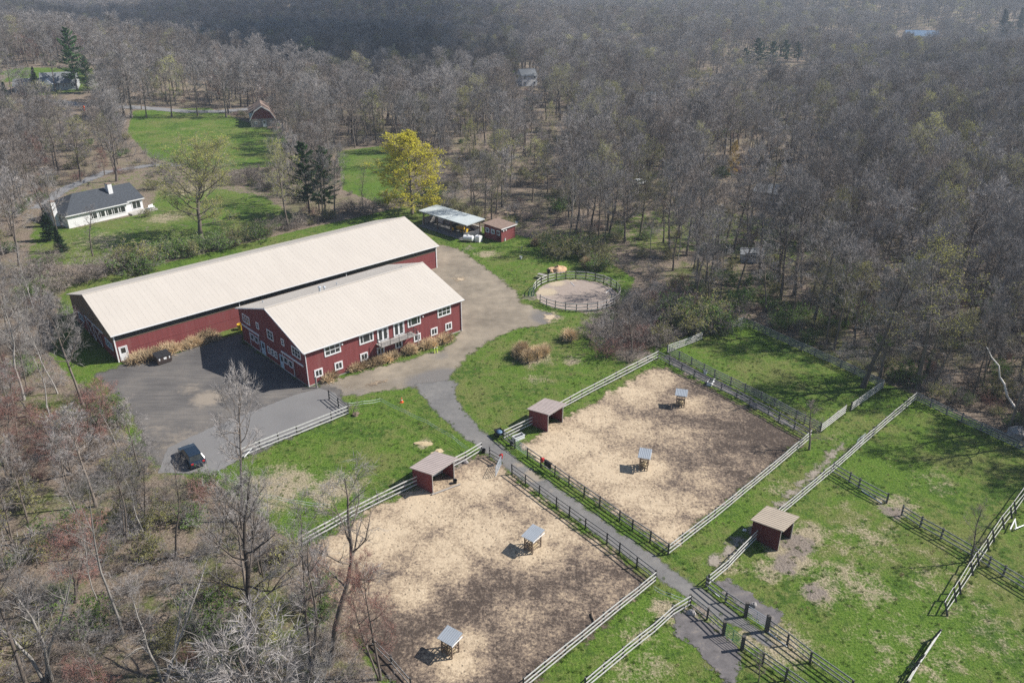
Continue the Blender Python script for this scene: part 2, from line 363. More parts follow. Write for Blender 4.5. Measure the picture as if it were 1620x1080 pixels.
BARE = [(1262, 862, 2.4, .9), (1240, 890, 1.8, .8), (1290, 935, 2.2, .7), (1240, 900, 2.0, .6), (1410, 810, 2.2, .7), (1215, 845, 1.5, .5), (1110, 965, 1.6, .8), (745, 392, 4, .5), (838, 470, 3, .6), (850, 500, 3, .5),
        (735, 395, 3, .5), (1310, 720, 1.6, .5), (730, 735, 2.3, .9), (940, 395, 4, .4), (940, 480, 8, .7), (990, 520, 9, .8), (1000, 560, 5, .7), (960, 445, 6, .5), (1090, 590, 1.4, .8), (1110, 600, 1.4, .7), (1080, 575, 1.2, .7)]
LUSH = [(120, 1000, 16), (250, 1040, 14), (200, 900, 14), (400, 900, 14), (60, 780, 18), (1150, 450, 25), (1300, 540, 14), (1000, 400, 25), (1250, 430, 25, .9), (850, 360, 14), (1500, 640, 14, .7), (430, 1000, 14), (60, 640, 12), (200, 400, 30), (330, 400, 30), (640, 330, 15)]
def ground_attrs(V):
    X, Y = V[:, 0], V[:, 1]; g = np.zeros(len(V))
    for poly, amp in GRASSY: g = np.maximum(g, amp*smooth(-2.5, 1.5, sdf(poly, X, Y)))
    return {'grass': g, 'straw': blobs(STRAW, X, Y), 'bare': blobs(BARE, X, Y), 'lush': blobs(LUSH, X, Y)}
def axis(lo, hi, step, far_lo, far_hi):
    a = list(np.arange(lo, hi+step, step)); s = step
    x = a[-1]
    while x < far_hi: s *= 1.18; s = min(s, 60); x += s; a.append(x)
    x = a[0]; s = step
    while x > far_lo: s *= 1.18; s = min(s, 60); x -= s; a.insert(0, x)
    return np.array(a)
gme, GV = grid_mesh('ground', axis(-165, 130, 1.0, -2400, 2400), axis(36, 330, 1.0, -300, 3200), None, lambda X, Y: terr(X, Y))
setattrs(gme, ground_attrs(GV)); gme.materials.append(ground_material())
tag(link('ground', gme), 'rolling ground of green grass and brown woodland floor', None, None, 'structure')

sheet('gravel_yard', 'tan gravel yard curving round the red barns',
      PP([(688, 385), (720, 392), (752, 412), (788, 438), (812, 458), (825, 480), (885, 500), (860, 514), (815, 520), (772, 540), (737, 565), (712, 595), (704, 640), (668, 612), (620, 616), (575, 622), (545, 627), (505, 618), (505, 610),
          (560, 592), (640, 570), (700, 553), (722, 538), (729, 515), (700, 450), (660, 430)]), 'gravel', [(868, 503, 4, .9), (660, 600, 4, .6), (690, 600, 3, .9), (620, 610, 3, .5), (700, 560, 3, .5), (694, 606, 5, 1.4), (560, 620, 4, .6), (520, 618, 4, .6)])
sheet('parking_lot', 'dark grey worn lot between the barns and the woods',
      PP([(150, 592), (192, 578), (290, 556), (340, 535), (372, 530), (384, 528), (384, 540), (488, 611), (530, 612), (552, 640), (550, 652), (460, 692), (380, 727), (330, 750), (262, 745), (232, 720), (222, 680), (200, 640)]),
      'asphalt', [(330, 630, 3.2, .9), (300, 615, 3, .6), (290, 700, 6, .6), (250, 680, 5, .5), (420, 640, 3, .4)])
sheet('asphalt_drive', 'smooth lighter asphalt strip beside the lot fence',
      PP([(265, 708), (330, 678), (400, 650), (468, 624), (505, 614), (530, 622), (550, 651), (460, 692), (380, 725), (340, 748), (250, 748)]), 'drive', res=.35)
def strip(px, widths):
    c = PP(px); n = len(c); l, r = [], []
    for i in range(n):
        t = c[min(i+1, n-1)]-c[max(i-1, 0)]; t /= np.hypot(*t); nrm = np.array([-t[1], t[0]]); ww = np.interp(i/(n-1), np.linspace(0, 1, len(widths)), widths)/2
        l.append(c[i]+nrm*ww); r.append(c[i]-nrm*ww)
    return np.array(l+r[::-1])
sheet('path', 'grey stone dust path running between the paddock fences',
      strip([(688, 604), (696, 627), (717, 655), (745, 683), (775, 708), (815, 738), (880, 785), (960, 842), (1040, 898), (1105, 942), (1150, 972), (1190, 998), (1222, 1022)], [6, 3.4, 2.7, 2.4, 2.2, 2.1, 1.9, 1.5, .6]),
      'path', [(845, 752, 1.8, .9), (820, 735, 1.0, .7), (870, 775, 1, .5)], res=.3)
PAD1 = PP([(470, 880), (560, 822), (660, 770), (740, 732), (765, 718), (797, 738), (812, 756), (900, 826), (1022, 912), (1030, 922), (830, 1088), (760, 1150), (660, 1150), (600, 1060), (530, 960)])
sheet('near_paddock_dirt', 'wood chips and brown mud of the near paddock', PAD1, 'chips',
      [(670, 800, 6.5, 1.0), (760, 765, 5, .95), (600, 850, 6, 1.0), (540, 870, 4, .85), (840, 870, 4, 1.0), (880, 840, 4.5, .85), (760, 840, 6, .95), (700, 880, 5, .9), (650, 935, 3.2, .9), (720, 1040, 3.2, .95), (745, 1015, 2, .8),
       (610, 780, 3, .9), (850, 790, 4.5, .85), (950, 860, 4, .62), (820, 975, 3, .55), (900, 950, 3, .4), (960, 935, 3, .42), (570, 930, 5, .5), (840, 1010, 4, .35), (1000, 905, 3, .3)], res=.4)
PAD2 = PP([(822, 705), (870, 676), (960, 625), (1034, 580), (1062, 586), (1120, 612), (1265, 694), (1262, 704), (1057, 866), (940, 788), (845, 722)])
sheet('far_paddock_dirt', 'wood chips and brown mud of the far paddock', PAD2, 'chips',
      [(900, 700, 7, 1.0), (960, 740, 7, .95), (1000, 680, 5, .8), (940, 660, 5, .95), (1000, 620, 6, .9), (1040, 600, 4, .8), (1020, 740, 4, 1.0), (1040, 800, 5, .85), (1000, 780, 5, .9), (1095, 640, 3.5, .75), (1110, 760, 4, .6),
       (870, 715, 5, 1.0), (1060, 840, 4, .85), (1120, 600, 2.5, .5), (1070, 690, 5, .6), (1150, 650, 3, .4), (1090, 800, 4, .7), (1180, 730, 4, .3)], res=.4)
PENC = (P(912, 491)+P(912, 443))/2; PENR = abs(P(981, 466)[0]-P(845, 466)[0])/2
PEN = np.array([[PENC[0]+(PENR-.4)*math.cos(a), PENC[1]+(PENR-.4)*math.sin(a)] for a in np.linspace(0, 2*math.pi, 40, endpoint=False)])
sheet('pen_sand', 'brown sand floor of the round pen', PEN, 'pen', [(865, 462, 2.5, .9), (880, 448, 2.5, .8), (850, 475, 1.8, .6), (970, 470, 1.6, .8), (905, 442, 2, .7)], res=.35)
sheet('dark_pad', 'dark stone dust pad inside the gate of the grass paddock', PP([(1140, 922), (1160, 918), (1190, 940), (1230, 965), (1245, 985), (1215, 990), (1180, 965), (1150, 945)]), 'mat', res=.3, margin=1)
sheet('dark_pad', 'dark stone dust pad at the bottom edge beside the green gate', PP([(1065, 975), (1090, 968), (1120, 985), (1150, 1005), (1172, 1040), (1172, 1062), (1150, 1085), (1110, 1035), (1075, 1005)]), 'mat', res=.3, margin=1)
sheet('sand_patch', 'pale wood chips spilled at the edge of the gravel below the pen', PP([(858, 497), (866, 499), (878, 500), (880, 505), (868, 508), (862, 502)]), 'chips', [(868, 503, 5, 1.1)], res=.25, margin=1.2)
sheet('sand_patch', 'small orange sand patch on the gravel beyond the barns', PP([(720, 440), (733, 437), (735, 442), (724, 445)]), 'chips', [(727, 441, 4, .9)], res=.25, margin=1.2)
sheet('sand_patch', 'brown dried puddle on the drive before the two storey barn', PP([(582, 609), (600, 603), (608, 604), (598, 609), (586, 612)]), 'chips', [(595, 607, 4, .5)], res=.25, margin=1)
sheet('grass_track', 'worn track in the grass lane between the fences', strip([(1120, 895), (1180, 850), (1235, 795), (1290, 745), (1335, 705)], [.5, .6, .5, .4]), 'track', res=.3)
sheet('cart_track', 'bare strip between the double fences', strip([(1052, 563), (1085, 583), (1120, 600), (1180, 632), (1260, 680)], [1.6, 1.6, 1.2, .8]), 'mat', res=.35)
sheet('road', 'narrow grey country road behind the meadow', strip([(-60, 195), (60, 178), (140, 184), (230, 184), (300, 186), (350, 184), (420, 176)], [5, 5, 5]), 'road', res=1.2, margin=2)
sheet('far_drive', 'pale driveway seen between far trees at the top right', strip([(1426, -8), (1434, 8), (1446, 24)], [9, 9]), 'track', res=2, margin=3)
sheet('driveway', 'grey driveway curving behind the white house', strip([(60, 330), (100, 300), (170, 272), (240, 262), (290, 262)], [3.5, 3.5]), 'road', res=.8, margin=2)

# ------------------------------------------------------------------ buildings
class Wall:
    "a wall of a building: local origin o, direction u along it, outward normal n"
    def __init__(s, root, rz, o, u, n=None):
        s.root, s.rz, s.o = Vector(root), rz, Vector(o); s.u = Vector((*u, 0)).normalized()
        s.n = Vector((s.u.y, -s.u.x, 0)) if n is None else Vector((*n, 0))
    def pt(s, u, z, d=0): return s.o+s.u*u+Vector((0, 0, z))+s.n*d
    def uv(s, px):
        rot = Matrix.Rotation(s.rz, 3, 'Z'); o = s.root+rot@s.o; n = rot@s.n; u = rot@s.u
        d = Vector(ray(*px)); c = Vector((0, 0, CAM_H)); t = (o-c).dot(n)/d.dot(n); p = c+d*t
        return (p-o).dot(u), p.z-s.root.z
    def box(s, mb, u0, u1, z0, z1, d0, d1, m=0):
        vs = [s.pt(u, z, d) for z in (z0, z1) for d in (d0, d1) for u in (u0, u1)]
        return mb.add(vs, [(0, 2, 3, 1), (4, 5, 7, 6), (0, 1, 5, 4), (2, 6, 7, 3), (0, 4, 6, 2), (1, 3, 7, 5)], m)
def window(parent, W, u, z, w_, h, cols=2, rows=1, fr=.11, frame='white', name='window', splits=None, trim=.09):
    "frame with mullions proud of the wall, pane set back"
    mb = MB(); u0, u1, z0, z1 = u-w_/2, u+w_/2, z-h/2, z+h/2
    W.box(mb, u0-trim, u0+fr, z0-trim, z1+trim, .002, .075); W.box(mb, u1-fr, u1+trim, z0-trim, z1+trim, .002, .075)
    W.box(mb, u0+fr, u1-fr, z0-trim, z0+fr, .002, .085); W.box(mb, u0+fr, u1-fr, z1-fr, z1+trim, .002, .085)
    xs = splits if splits else [i/cols for i in range(1, cols)]
    for x in xs: W.box(mb, u0+x*w_-.045, u0+x*w_+.045, z0+fr, z1-fr, .002, .065)
    for r in range(1, rows): W.box(mb, u0+fr, u1-fr, z0+h*r/rows-.03, z0+h*r/rows+.03, .002, .055)
    o = mb.build(name, frame, parent)
    p = MB(); W.box(p, u0+fr, u1-fr, z0+fr, z1-fr, .001, .02); p.build('pane', 'glass', o); return o
def door(parent, W, u, w_=1.0, h=2.1, z0=.05, col='white', glass=True, french=False):
    mb = MB(); W.box(mb, u-w_/2, u+w_/2, z0, z0+h, .004, .05)
    o = mb.build('door', col, parent)
    t = MB(); W.box(t, u-w_/2-.12, u-w_/2, z0, z0+h+.12, .004, .08); W.box(t, u+w_/2, u+w_/2+.12, z0, z0+h+.12, .004, .08); W.box(t, u-w_/2, u+w_/2, z0+h, z0+h+.12, .004, .08)
    t.build('frame', col, o)
    if french:
        for s in (-1, 1): p = MB(); W.box(p, u+s*w_*.25-w_*.16, u+s*w_*.25+w_*.16, z0+.3, z0+h-.15, .05, .062); p.build('pane', 'glass', o)
    elif glass: p = MB(); W.box(p, u-w_*.32, u+w_*.32, z0+h*.55, z0+h-.15, .05, .062); p.build('pane', 'glass', o)
    hd = MB(); W.box(hd, u+w_*.38, u+w_*.44, z0+h*.45, z0+h*.5, .062, .11); hd.build('handle', 'dark', o)
    return o
def gable_roof(L, D, ez, rz_, ov=.35, gx=.35, th=.14, rib=.6, ribh=.009):
    "roof mesh: two slopes, ridge along x, ribs running down the slopes"
    mb = MB(); k = (rz_-ez)/(D/2)
    for s in (0, 1):
        y0 = -ov if s == 0 else D+ov; z0 = ez-ov*k; yr = D/2
        a = [(-gx, y0, z0), (L+gx, y0, z0), (L+gx, yr, rz_), (-gx, yr, rz_)]
        b = [(x, y, z-th) for x, y, z in a]
        f = [(0, 1, 2, 3), (7, 6, 5, 4), (0, 4, 5, 1), (3, 2, 6, 7), (0, 3, 7, 4), (1, 5, 6, 2)]
        if s: f = [q[::-1] for q in f]
        mb.add(a+b, f, 0)
        if rib:
            x = 0.0
            while x < L+.01:
                mb.bar((x, y0, z0+ribh*.4), (x, yr, rz_+ribh*.4), .05, ribh, 0); x += rib
    mb.box(-gx, L+gx, D/2-.2, D/2+.2, rz_-.04, rz_+.035, 0)
    return mb
def gable_wall_face(x, D, ez, rz_, z0, flip, m=0, th=.12):
    prof = [(0, z0), (D, z0), (D, ez), (D/2, rz_), (0, ez)]
    return MB().prism(prof, x, x+th, m)

# --- riding arena (the long barn)
RA = ang((0, 0), (.739, .673))
r0 = P(188, 573); L, D, EZ, RZ = 60.4, 21.3, 4.75, 7.9
arena = empty('riding_arena', (r0[0], r0[1], 0), RA, 'long low dark red barn with cream metal roof, dark band under the eave', 'barn')
root = (r0[0], r0[1], 0)
fw = Wall(root, RA, (0, 0, 0), (1, 0)); gw = Wall(root, RA, (0, D, 0), (0, -1), (-1, 0)); gr_ = Wall(root, RA, (L, 0, 0), (0, 1), (1, 0))
k = (RZ-EZ)/(D/2)
wl = MB()
wl.box(.12, L-.12, 0, .12, 0, 3.45); wl.box(0.12, L-.12, D-.12, D, 0, EZ-.2)
wl.prism([(0, 0), (D, 0), (D, 2.95), (0, 2.95)], 0, .12); wl.prism([(0, 0), (D, 0), (D, EZ-.2), (D/2, RZ-.2), (0, EZ-.2)], L-.12, L)
wl.box(.12, L-.12, -.03, 0, 1.72, 1.80)
wl.build('wall', 'red', arena)
b = MB(); fw.box(b, .12, L-.12, 3.45, EZ-.12, -.10, -.02)
for i in range(26): fw.box(b, .3+i*2.4, .42+i*2.4, 3.45, EZ-.12, -.02, .0)
b.build('light_band', 'band', arena)
b = MB(); fw.box(b, .12, L-.12, 3.40, 3.50, .001, .04); b.build('batten', 'gable_brown', arena)
MB().prism([(0, 2.95), (D, 2.95), (D, EZ-.15), (D/2, RZ-.15), (0, EZ-.15)], 0, .12).build('gable_panel', 'gable_brown', arena)
gable_roof(L, D, EZ, RZ, .4, .4, rib=.8).build('roof', 'roof_cream', arena)
g = MB(); g.box(-.4, L+.4, -.55, -.41, EZ-.4*k-.16, EZ-.4*k-.03); g.build('gutter', 'white', arena)
for u in (.0, L-.1): t = MB(); fw.box(t, u-.04, u+.14, 0, EZ-.2, .002, .1); t.build('corner_trim', 'white', arena)
for px in ((378, 480), (547, 432)):
    u, z = fw.uv(px); t = MB(); fw.box(t, u-.06, u+.06, 0.05, EZ-.3, .045, .15); t.build('downspout', 'white', arena)
u, z = fw.uv((194, 560)); door(arena, fw, 1.0, 1.05, 2.15, .12)
s = MB(); fw.box(s, .4, 1.7, 0, .12, .02, .7); s.build('step', 'plank', arena)
for u, w_ in ((4.6, 2.6), (18.3, 3.2)): window(arena, gw, u, 2.0, w_, 1.1, 3, 2, frame='blue_white')
hr = MB(); gw.box(hr, 7.0, 16.2, 2.98, 3.12, .01, .12); hr.build('door_rail', 'white', arena)
for u in (9.3, 12.4, 15.0 if False else 13.9):
    pass
for u in (9.4, 12.9):
    sd = MB(); gw.box(sd, u-1.7, u+1.7, .05, 2.95, .03, .09); o = sd.build('sliding_door', 'red_dark', arena)
    x = MB()
    for a_, b_ in (((u-1.6, .15), (u+1.6, 2.85)), ((u-1.6, 2.85), (u+1.6, .15))): x.bar(gw.pt(a_[0], a_[1], .10), gw.pt(b_[0], b_[1], .10), .06, .10, 0)
    for uu in (u-1.66, u+1.66): gw.box(x, uu-.05, uu+.05, .06, 2.94, .09, .12)
    x.build('brace', 'white', o)

# --- stable (the smaller two storey barn)
r0 = P(488.5, 611.6); SL, SW, SE, SR = 28.0, 20.7, 5.75, 9.0
root = (r0[0], r0[1], 0)
stable = empty('stable_barn', root, RA, 'two storey dark red barn with white windows, cream roof and a small balcony', 'barn')
fw = Wall(root, RA, (0, 0, 0), (1, 0)); gw = Wall(root, RA, (0, SW, 0), (0, -1), (-1, 0))
wl = MB(); wl.box(.12, SL-.12, 0, .12, 0, SE-.25); wl.box(.12, SL-.12, SW-.12, SW, 0, SE-.25)
for x in (0, SL-.12): wl.prism([(0, 0), (SW, 0), (SW, SE-.2), (SW/2, SR-.18), (0, SE-.2)], x, x+.12)
wl.build('wall', 'red', stable)
b = MB(); fw.box(b, -.01, SL, 0, .16, .001, .03); gw.box(b, 0, SW, 0, .12, .001, .03); b.build('foundation_edge', 'concrete', stable)
gable_roof(SL, SW, SE, SR, .4, .4, rib=.6).build('roof', 'roof_cream', stable)
k = (SR-SE)/(SW/2)
g = MB(); g.box(-.4, SL+.4, -.54, -.41, SE-.4*k-.16, SE-.4*k-.03); g.build('gutter', 'white', stable)
fc = MB()
for s_ in (0, 1):
    y0 = -.4 if s_ == 0 else SW+.4
    fc.bar((-.43, y0, SE-.4*k-.10), (-.43, SW/2, SR-.10), .05, .2)
fc.build('bargeboard', 'white', stable)
for u in (.0, SL): t = MB(); t.tube(fw.pt(u, .05, .1), fw.pt(u, SE-.3, .1), .07); t.build('downspout', 'white', stable)
u, _ = fw.uv((664.5, 590)); t = MB(); t.tube(fw.pt(u, .05, .1), fw.pt(u, 2.7, .1), .06); t.build('downspout', 'white', stable)
for px, w_, h, kw in (((525.8, 552.5), 2.5, 1.45, dict(cols=3, rows=2)), ((579.4, 534.5), 2.3, 1.4, dict(splits=[.24, .76])), ((655, 507.7), 2.3, 1.4, dict(splits=[.24, .76])), ((702.5, 492.4), 2.5, 1.4, dict(cols=3, rows=2))):
    u, z = fw.uv(px); window(stable, fw, u, z, w_, h, **kw)
for px in ((503.8, 587.2), (535.5, 575.9), (575.8, 561.7), (602, 553.3), (630.6, 543.6), (659.8, 531.7), (686.6, 522.2), (709.4, 513.5)):
    u, z = fw.uv(px); window(stable, fw, u, 1.62, 1.15, 1.1, 2)
us = []
for px in ((605.4, 526.7), (630.6, 518.3)):
    u, z = fw.uv(px); us.append(u); door(stable, fw, u, 1.75, 2.15, 3.02, french=True)
ua, ub = us[0]-1.35, us[1]+2.2
bal = MB(); fw.box(bal, ua, ub, 2.85, 2.98, .0, 1.5)
for i in range(8): fw.box(bal, ua, ub, 2.98, 3.0, .05+i*.18, .05+i*.18+.15)
bo = bal.build('balcony', 'wood_grey', stable)
rl = MB()
for z in (3.5, 3.95):
    for a_, b_ in (((ua, 0), (ua, 1.5)), ((ua, 1.5), (ub, 1.5)), ((ub, 1.5), (ub, 0))): rl.tube(fw.pt(a_[0], z, a_[1]), fw.pt(b_[0], z, b_[1]), .035, n=6)
for u, d in ((ua, .75), (ua, 1.5), (ub, 1.5), (ub, .75)) + tuple((ua+(ub-ua)*i/4, 1.5) for i in (1, 2, 3)): rl.tube(fw.pt(u, 2.95, d), fw.pt(u, 4.02, d), .04, n=6)
rl.build('railing', 'dark', bo)
for u in (ua+.1, (ua+ub)/2, ub-.1): MB().bar(fw.pt(u, 1.9, .05), fw.pt(u, 2.85, 1.2), .09, .09).build('bracket', 'wood_grey', bo)
# gable side
for px, w_, h, cc, rr in (((389.6, 505), 2.3, 1.3, 3, 2), ((407.6, 515), .75, .95, 1, 2), ((427.7, 530), 1.8, 1.4, 2, 2), ((447.4, 541), .75, .95, 1, 2), ((468.7, 557.4), 2.4, 1.35, 3, 2)):
    u, z = gw.uv(px); window(stable, gw, u, z, w_, h, cc, rr, fr=.09, trim=.07)
for px in ((426, 554), (431.5, 556.5), (437, 561)):
    u, z = gw.uv(px); window(stable, gw, u, 1.6, .75, 1.05, 1, 2, fr=.08, trim=.07)
for px in ((417.6, 553), (447.2, 573.5)):
    u, z = gw.uv(px); door(stable, gw, u, 1.0, 2.1, .1, col='blue_white')
for (pa, pb), pw in ((((398, 534), (413, 548)), (404, 537)), (((449.5, 570), (466, 585)), (457.4, 574.2))):
    u0, _ = gw.uv(pa); u1, _ = gw.uv(pb); u, z = gw.uv(pw)
    sd = MB(); gw.box(sd, u-1.6, u+1.6, .1, 2.85, .03, .09); o = sd.build('sliding_door', 'red', stable)
    W2 = Wall(root, RA, (-.09, SW, 0), (0, -1), (-1, 0)); window(o, W2, u-.75, 1.95, 1.1, 1.0, 1, 1, fr=.08, trim=.05); window(o, W2, u+.75, 1.95, 1.1, 1.0, 1, 1, fr=.08, trim=.05)
    tr = MB()
    for uu in (u-1.6, u+1.6): gw.box(tr, uu-.06, uu+.06, .1, 2.85, .09, .12)
    gw.box(tr, u-1.54, u+1.54, .1, .2, .09, .115); tr.build('trim', 'white', o)
for ux in (2.1, None):
    if ux is None: u, z = gw.uv((463, 570)); a0, a1 = u-3.2, u+3.3
    else: u, z = gw.uv((397, 524)); a0, a1 = u-2.9, u+3.0
    hr = MB(); gw.box(hr, max(.1, a0), min(SW-.2, a1), 2.9, 3.15, .01, .14); hr.build('door_rail', 'white', stable)
def pipe(bpar, x, y, hh, r=.09, name='vent_pipe', capr=None):
    z = SR-abs(y-SW/2)*(SR-SE)/(SW/2); mb = MB(); mb.tube((x, y, z-.1), (x, y, z+hh), r, n=10)
    o = mb.build(name, 'galv', bpar)
    if capr: MB().tube((x, y, z+hh), (x, y, z+hh+.14), capr, capr*.3, 10).build('cap', 'galv', o)
pipe(stable, 9.0, SW/2+.3, .75, .16, 'chimney_pipe', .3); pipe(stable, 9.9, SW/2+.5, .55, .12, 'chimney_pipe', .24)
pipe(stable, 2.6, SW-3.4, .35); pipe(stable, 13.6, SW/2+3.2, .35); pipe(stable, 25.0, SW/2+1.5, .3)
lt = MB(); u, z = fw.uv((668, 500)); fw.box(lt, u-.1, u+.1, 4.8, 5.0, .0, .25); lt.build('wall_lamp', 'white', stable)
u, z = fw.uv((540, 541)); lt = MB(); fw.box(lt, u-.1, u+.1, 4.75, 4.95, .0, .25); lt.build('wall_lamp', 'white', stable)

# --- run in sheds
def run_in_shed(pl, pr, label, roof='shed_roof', depth=3.1, h=2.75, hb=2.25):
    a, b = P(*pl), P(*pr); wd = np.hypot(*(b-a)); rz = ang(a, b); o = empty('run_in_shed', (a[0], a[1], 0), rz, label, 'shed', 'red run in sheds in the paddocks')
    mb = MB()
    mb.prism([(0, 0), (depth, 0), (depth, hb), (0, h)], 0, .06); mb.prism([(0, 0), (depth, 0), (depth, hb), (0, h)], wd-.06, wd)
    mb.box(.06, wd-.06, depth-.06, depth, 0, hb); mb.build('wall', 'red_dark' if 'grass' in label else 'red', o)
    k = (hb-h)/depth; rf = MB(); ov = .25
    y0, y1 = -.35, depth+.2; za, zb = h+k*y0+.10, h+k*y1+.10
    rf.add([(-ov, y0, za), (wd+ov, y0, za), (wd+ov, y1, zb), (-ov, y1, zb), (-ov, y0, za-.07), (wd+ov, y0, za-.07), (wd+ov, y1, zb-.07), (-ov, y1, zb-.07)],
           [(0, 1, 2, 3), (7, 6, 5, 4), (0, 4, 5, 1), (2, 6, 7, 3), (0, 3, 7, 4), (1, 5, 6, 2)])
    x = -ov+.1
    while x < wd+ov: rf.bar((x, y0, za+.01), (x, y1, zb+.01), .05, .03); x += .32
    rf.build('roof', roof, o)
    f = MB(); f.box(-.02, wd+.02, -.1, -.02, h-.28, h-.0); f.build('fascia', 'white', o)
    for x in (0.02, wd-.14): MB().box(x, x+.12, -.02, .1, 0, h-.05).build('corner_post', 'wood_grey', o)
    rb = MB()
    for i in range(6): x = .3+i*(wd-.6)/5; rb.box(x, x+.05, .1, depth-.1, 0, .04) if False else rb.bar((x, -.2, h+k*-.2-.03), (x, depth-.1, h+k*(depth-.1)-.03), .05, .12)
    rb.build('rafter', 'plank', o)
    kb = MB(); kb.box(.1, wd-.1, depth-.12, depth-.06, .0, 1.2); kb.build('kick_board', 'plank', o)
    return o
run_in_shed((684.4, 781), (719.4, 756.7), 'red run in shed against the near paddock top fence, plank lying in front')
run_in_shed((866, 683.5), (890.5, 667.5), 'red run in shed in the far paddock corner beside the white water trough', h=2.7)
run_in_shed((1229.7, 871.5), (1251.5, 851), 'red run in shed on the grass paddock, back to the lane fence', roof='shed_roof_tan')

# --- hay feeders
def feeder(corners, base, label, hay=True):
    "corners: photo pixels of the roof corners NW, NE, SE, SW"
    c = [P(*q, 1.95) for q in corners]; nw, ne, se, sw = c
    rz = ang(sw, se); ctr = sum(c)/4; bw = np.clip((np.hypot(*(se-sw))+np.hypot(*(ne-nw)))/2, 1.5, 2.4); bd = np.clip((np.hypot(*(nw-sw))+np.hypot(*(ne-se)))/2, 1.5, 2.4)
    o = empty('hay_feeder', (ctr[0], ctr[1], 0), rz, label, 'hay feeder', 'roofed hay feeders in the dirt paddocks')
    fb = empty
    x, y = bw/2-.28, bd/2-.28; zf, zb = 1.8, 2.08
    rf = MB(); X, Y = bw/2, bd/2; k = (zb-zf)/(2*Y); za, zc = zf+.1, zb+.1
    rf.add([(-X, -Y, za), (X, -Y, za), (X, Y, zc), (-X, Y, zc), (-X, -Y, za-.03), (X, -Y, za-.03), (X, Y, zc-.03), (-X, Y, zc-.03)], [(0, 1, 2, 3), (7, 6, 5, 4), (0, 4, 5, 1), (2, 6, 7, 3), (0, 3, 7, 4), (1, 5, 6, 2)])
    i = -X+.08
    while i < X: rf.bar((i, -Y, za+.012), (i, Y, zc+.012), .06, .035); i += .21
    rf.build('roof', 'feeder_roof', o)
    f = MB(); f.box(X-.06, X-.01, -Y+.02, Y-.02, zf-.08, zf+.03); f.build('fascia', 'white', o)
    pm = MB().box(-.05, .05, -.05, .05, 0, 1.8).mesh('post', 'plank'); pb = MB().box(-.05, .05, -.05, .05, 0, 2.04).mesh('post', 'plank')
    for sx in (-1, 1):
        link('post', pm, o, (sx*x, -y, 0)); link('post', pb, o, (sx*x, y, 0))
    rk = MB()
    for z in (.35, .75, 1.15):
        for s in (-1, 1): rk.bar((-x, s*y, z), (x, s*y, z), .04, .11); rk.bar((s*x, -y, z), (s*x, y, z), .04, .11)
    for q in np.linspace(-x, x, 7)[1:-1]:
        for s in (-1, 1): rk.bar((q, s*(y-.02), .35), (q*.8, s*(y-.35), 1.3), .03, .05)
    rk.build('rack', 'plank', o)
    if hay: MB().blob((0, 0, .35), (x*.9, y*.9, .45), 3, .25, nu=12, nv=6, half=True).build('hay', 'hay', o)
    return o
feeder([(838.9, 830.4), (859.6, 838.5), (846.7, 858), (827.4, 848)], None, 'slatted hay feeder with ribbed blue grey roof in the upper half of the near paddock')
feeder([(705.1, 989.4), (729.2, 1002.9), (718, 1022.8), (694, 1009.4)], None, 'slatted hay feeder with light blue roof at the lower left of the near paddock')
feeder([(1008.9, 710.4), (1025.2, 711.9), (1033.3, 726), (1014, 723)], None, 'open hay feeder with pale roof in the middle of the far paddock')
feeder([(1068, 616.5), (1087, 618.5), (1088.5, 627), (1069, 624.5)], None, 'small hay feeder with pale roof near the upper end of the far paddock')

# --- open pole shed and the little red shed
a, b, c_ = P(737, 377.4), P(671, 356), P(769, 368.5)
rz = ang(b, a); wd = np.hypot(*(a-b)); dp = 4.3
# local x runs from the far left post to the near right post, y away from the camera
ps = empty('pole_shed', (b[0], b[1], 0), rz, 'open sided pole shed with a pale blue white flat roof beyond the long barn', 'shed')
pm = MB().box(-.11, .11, -.11, .11, 0, 3.15).mesh('post', 'plank')
for i in range(4):
    for j in range(2): link('post', pm, ps, (wd*i/3, dp*j, 0))
rf = MB(); za, zc = 3.35, 3.6
rf.add([(-1, -.6, za), (wd+1, -.6, za), (wd+1, dp+.6, zc), (-1, dp+.6, zc), (-1, -.6, za-.2), (wd+1, -.6, za-.2), (wd+1, dp+.6, zc-.2), (-1, dp+.6, zc-.2)], [(0, 1, 2, 3), (7, 6, 5, 4), (0, 4, 5, 1), (2, 6, 7, 3), (0, 3, 7, 4), (1, 5, 6, 2)])
x = -.8
while x < wd+1: rf.bar((x, -.6, za+.01), (x, dp+.6, zc+.01), .05, .02); x += .6
M['shed_white'] = mat('pale_blue_metal_roof', (.46, .50, .50), .5, .06, .5)
rf.build('roof', 'shed_white', ps)
kn = MB()
for i in range(4):
    for s in (-1, 1): kn.bar((wd*i/3, 0, 2.5), (wd*i/3+s*.7, 0, 3.12), .08, .1)
kn.build('knee_brace', 'plank', ps)
bw_ = MB(); bw_.box(0, wd, dp+.2, dp+.5, 0, 1.6); bw_.box(-.6, -.3, 0, dp+.5, 0, 1.6); bw_.build('block_wall', 'concrete', ps)
def at_local(parent, p): return parent.matrix_basis.inverted() @ Vector((p[0], p[1], 0))
sl_ = sheet('concrete_slab', 'pale concrete floor under the pole shed', np.array([(Matrix.Translation(ps.location) @ Matrix.Rotation(rz, 4, 'Z') @ Vector(q))[:2] for q in ((-.5, -1.5, 0), (wd+.5, -1.5, 0), (wd+.5, dp, 0), (-.5, dp, 0))]), 'drive', res=.5, margin=.8)
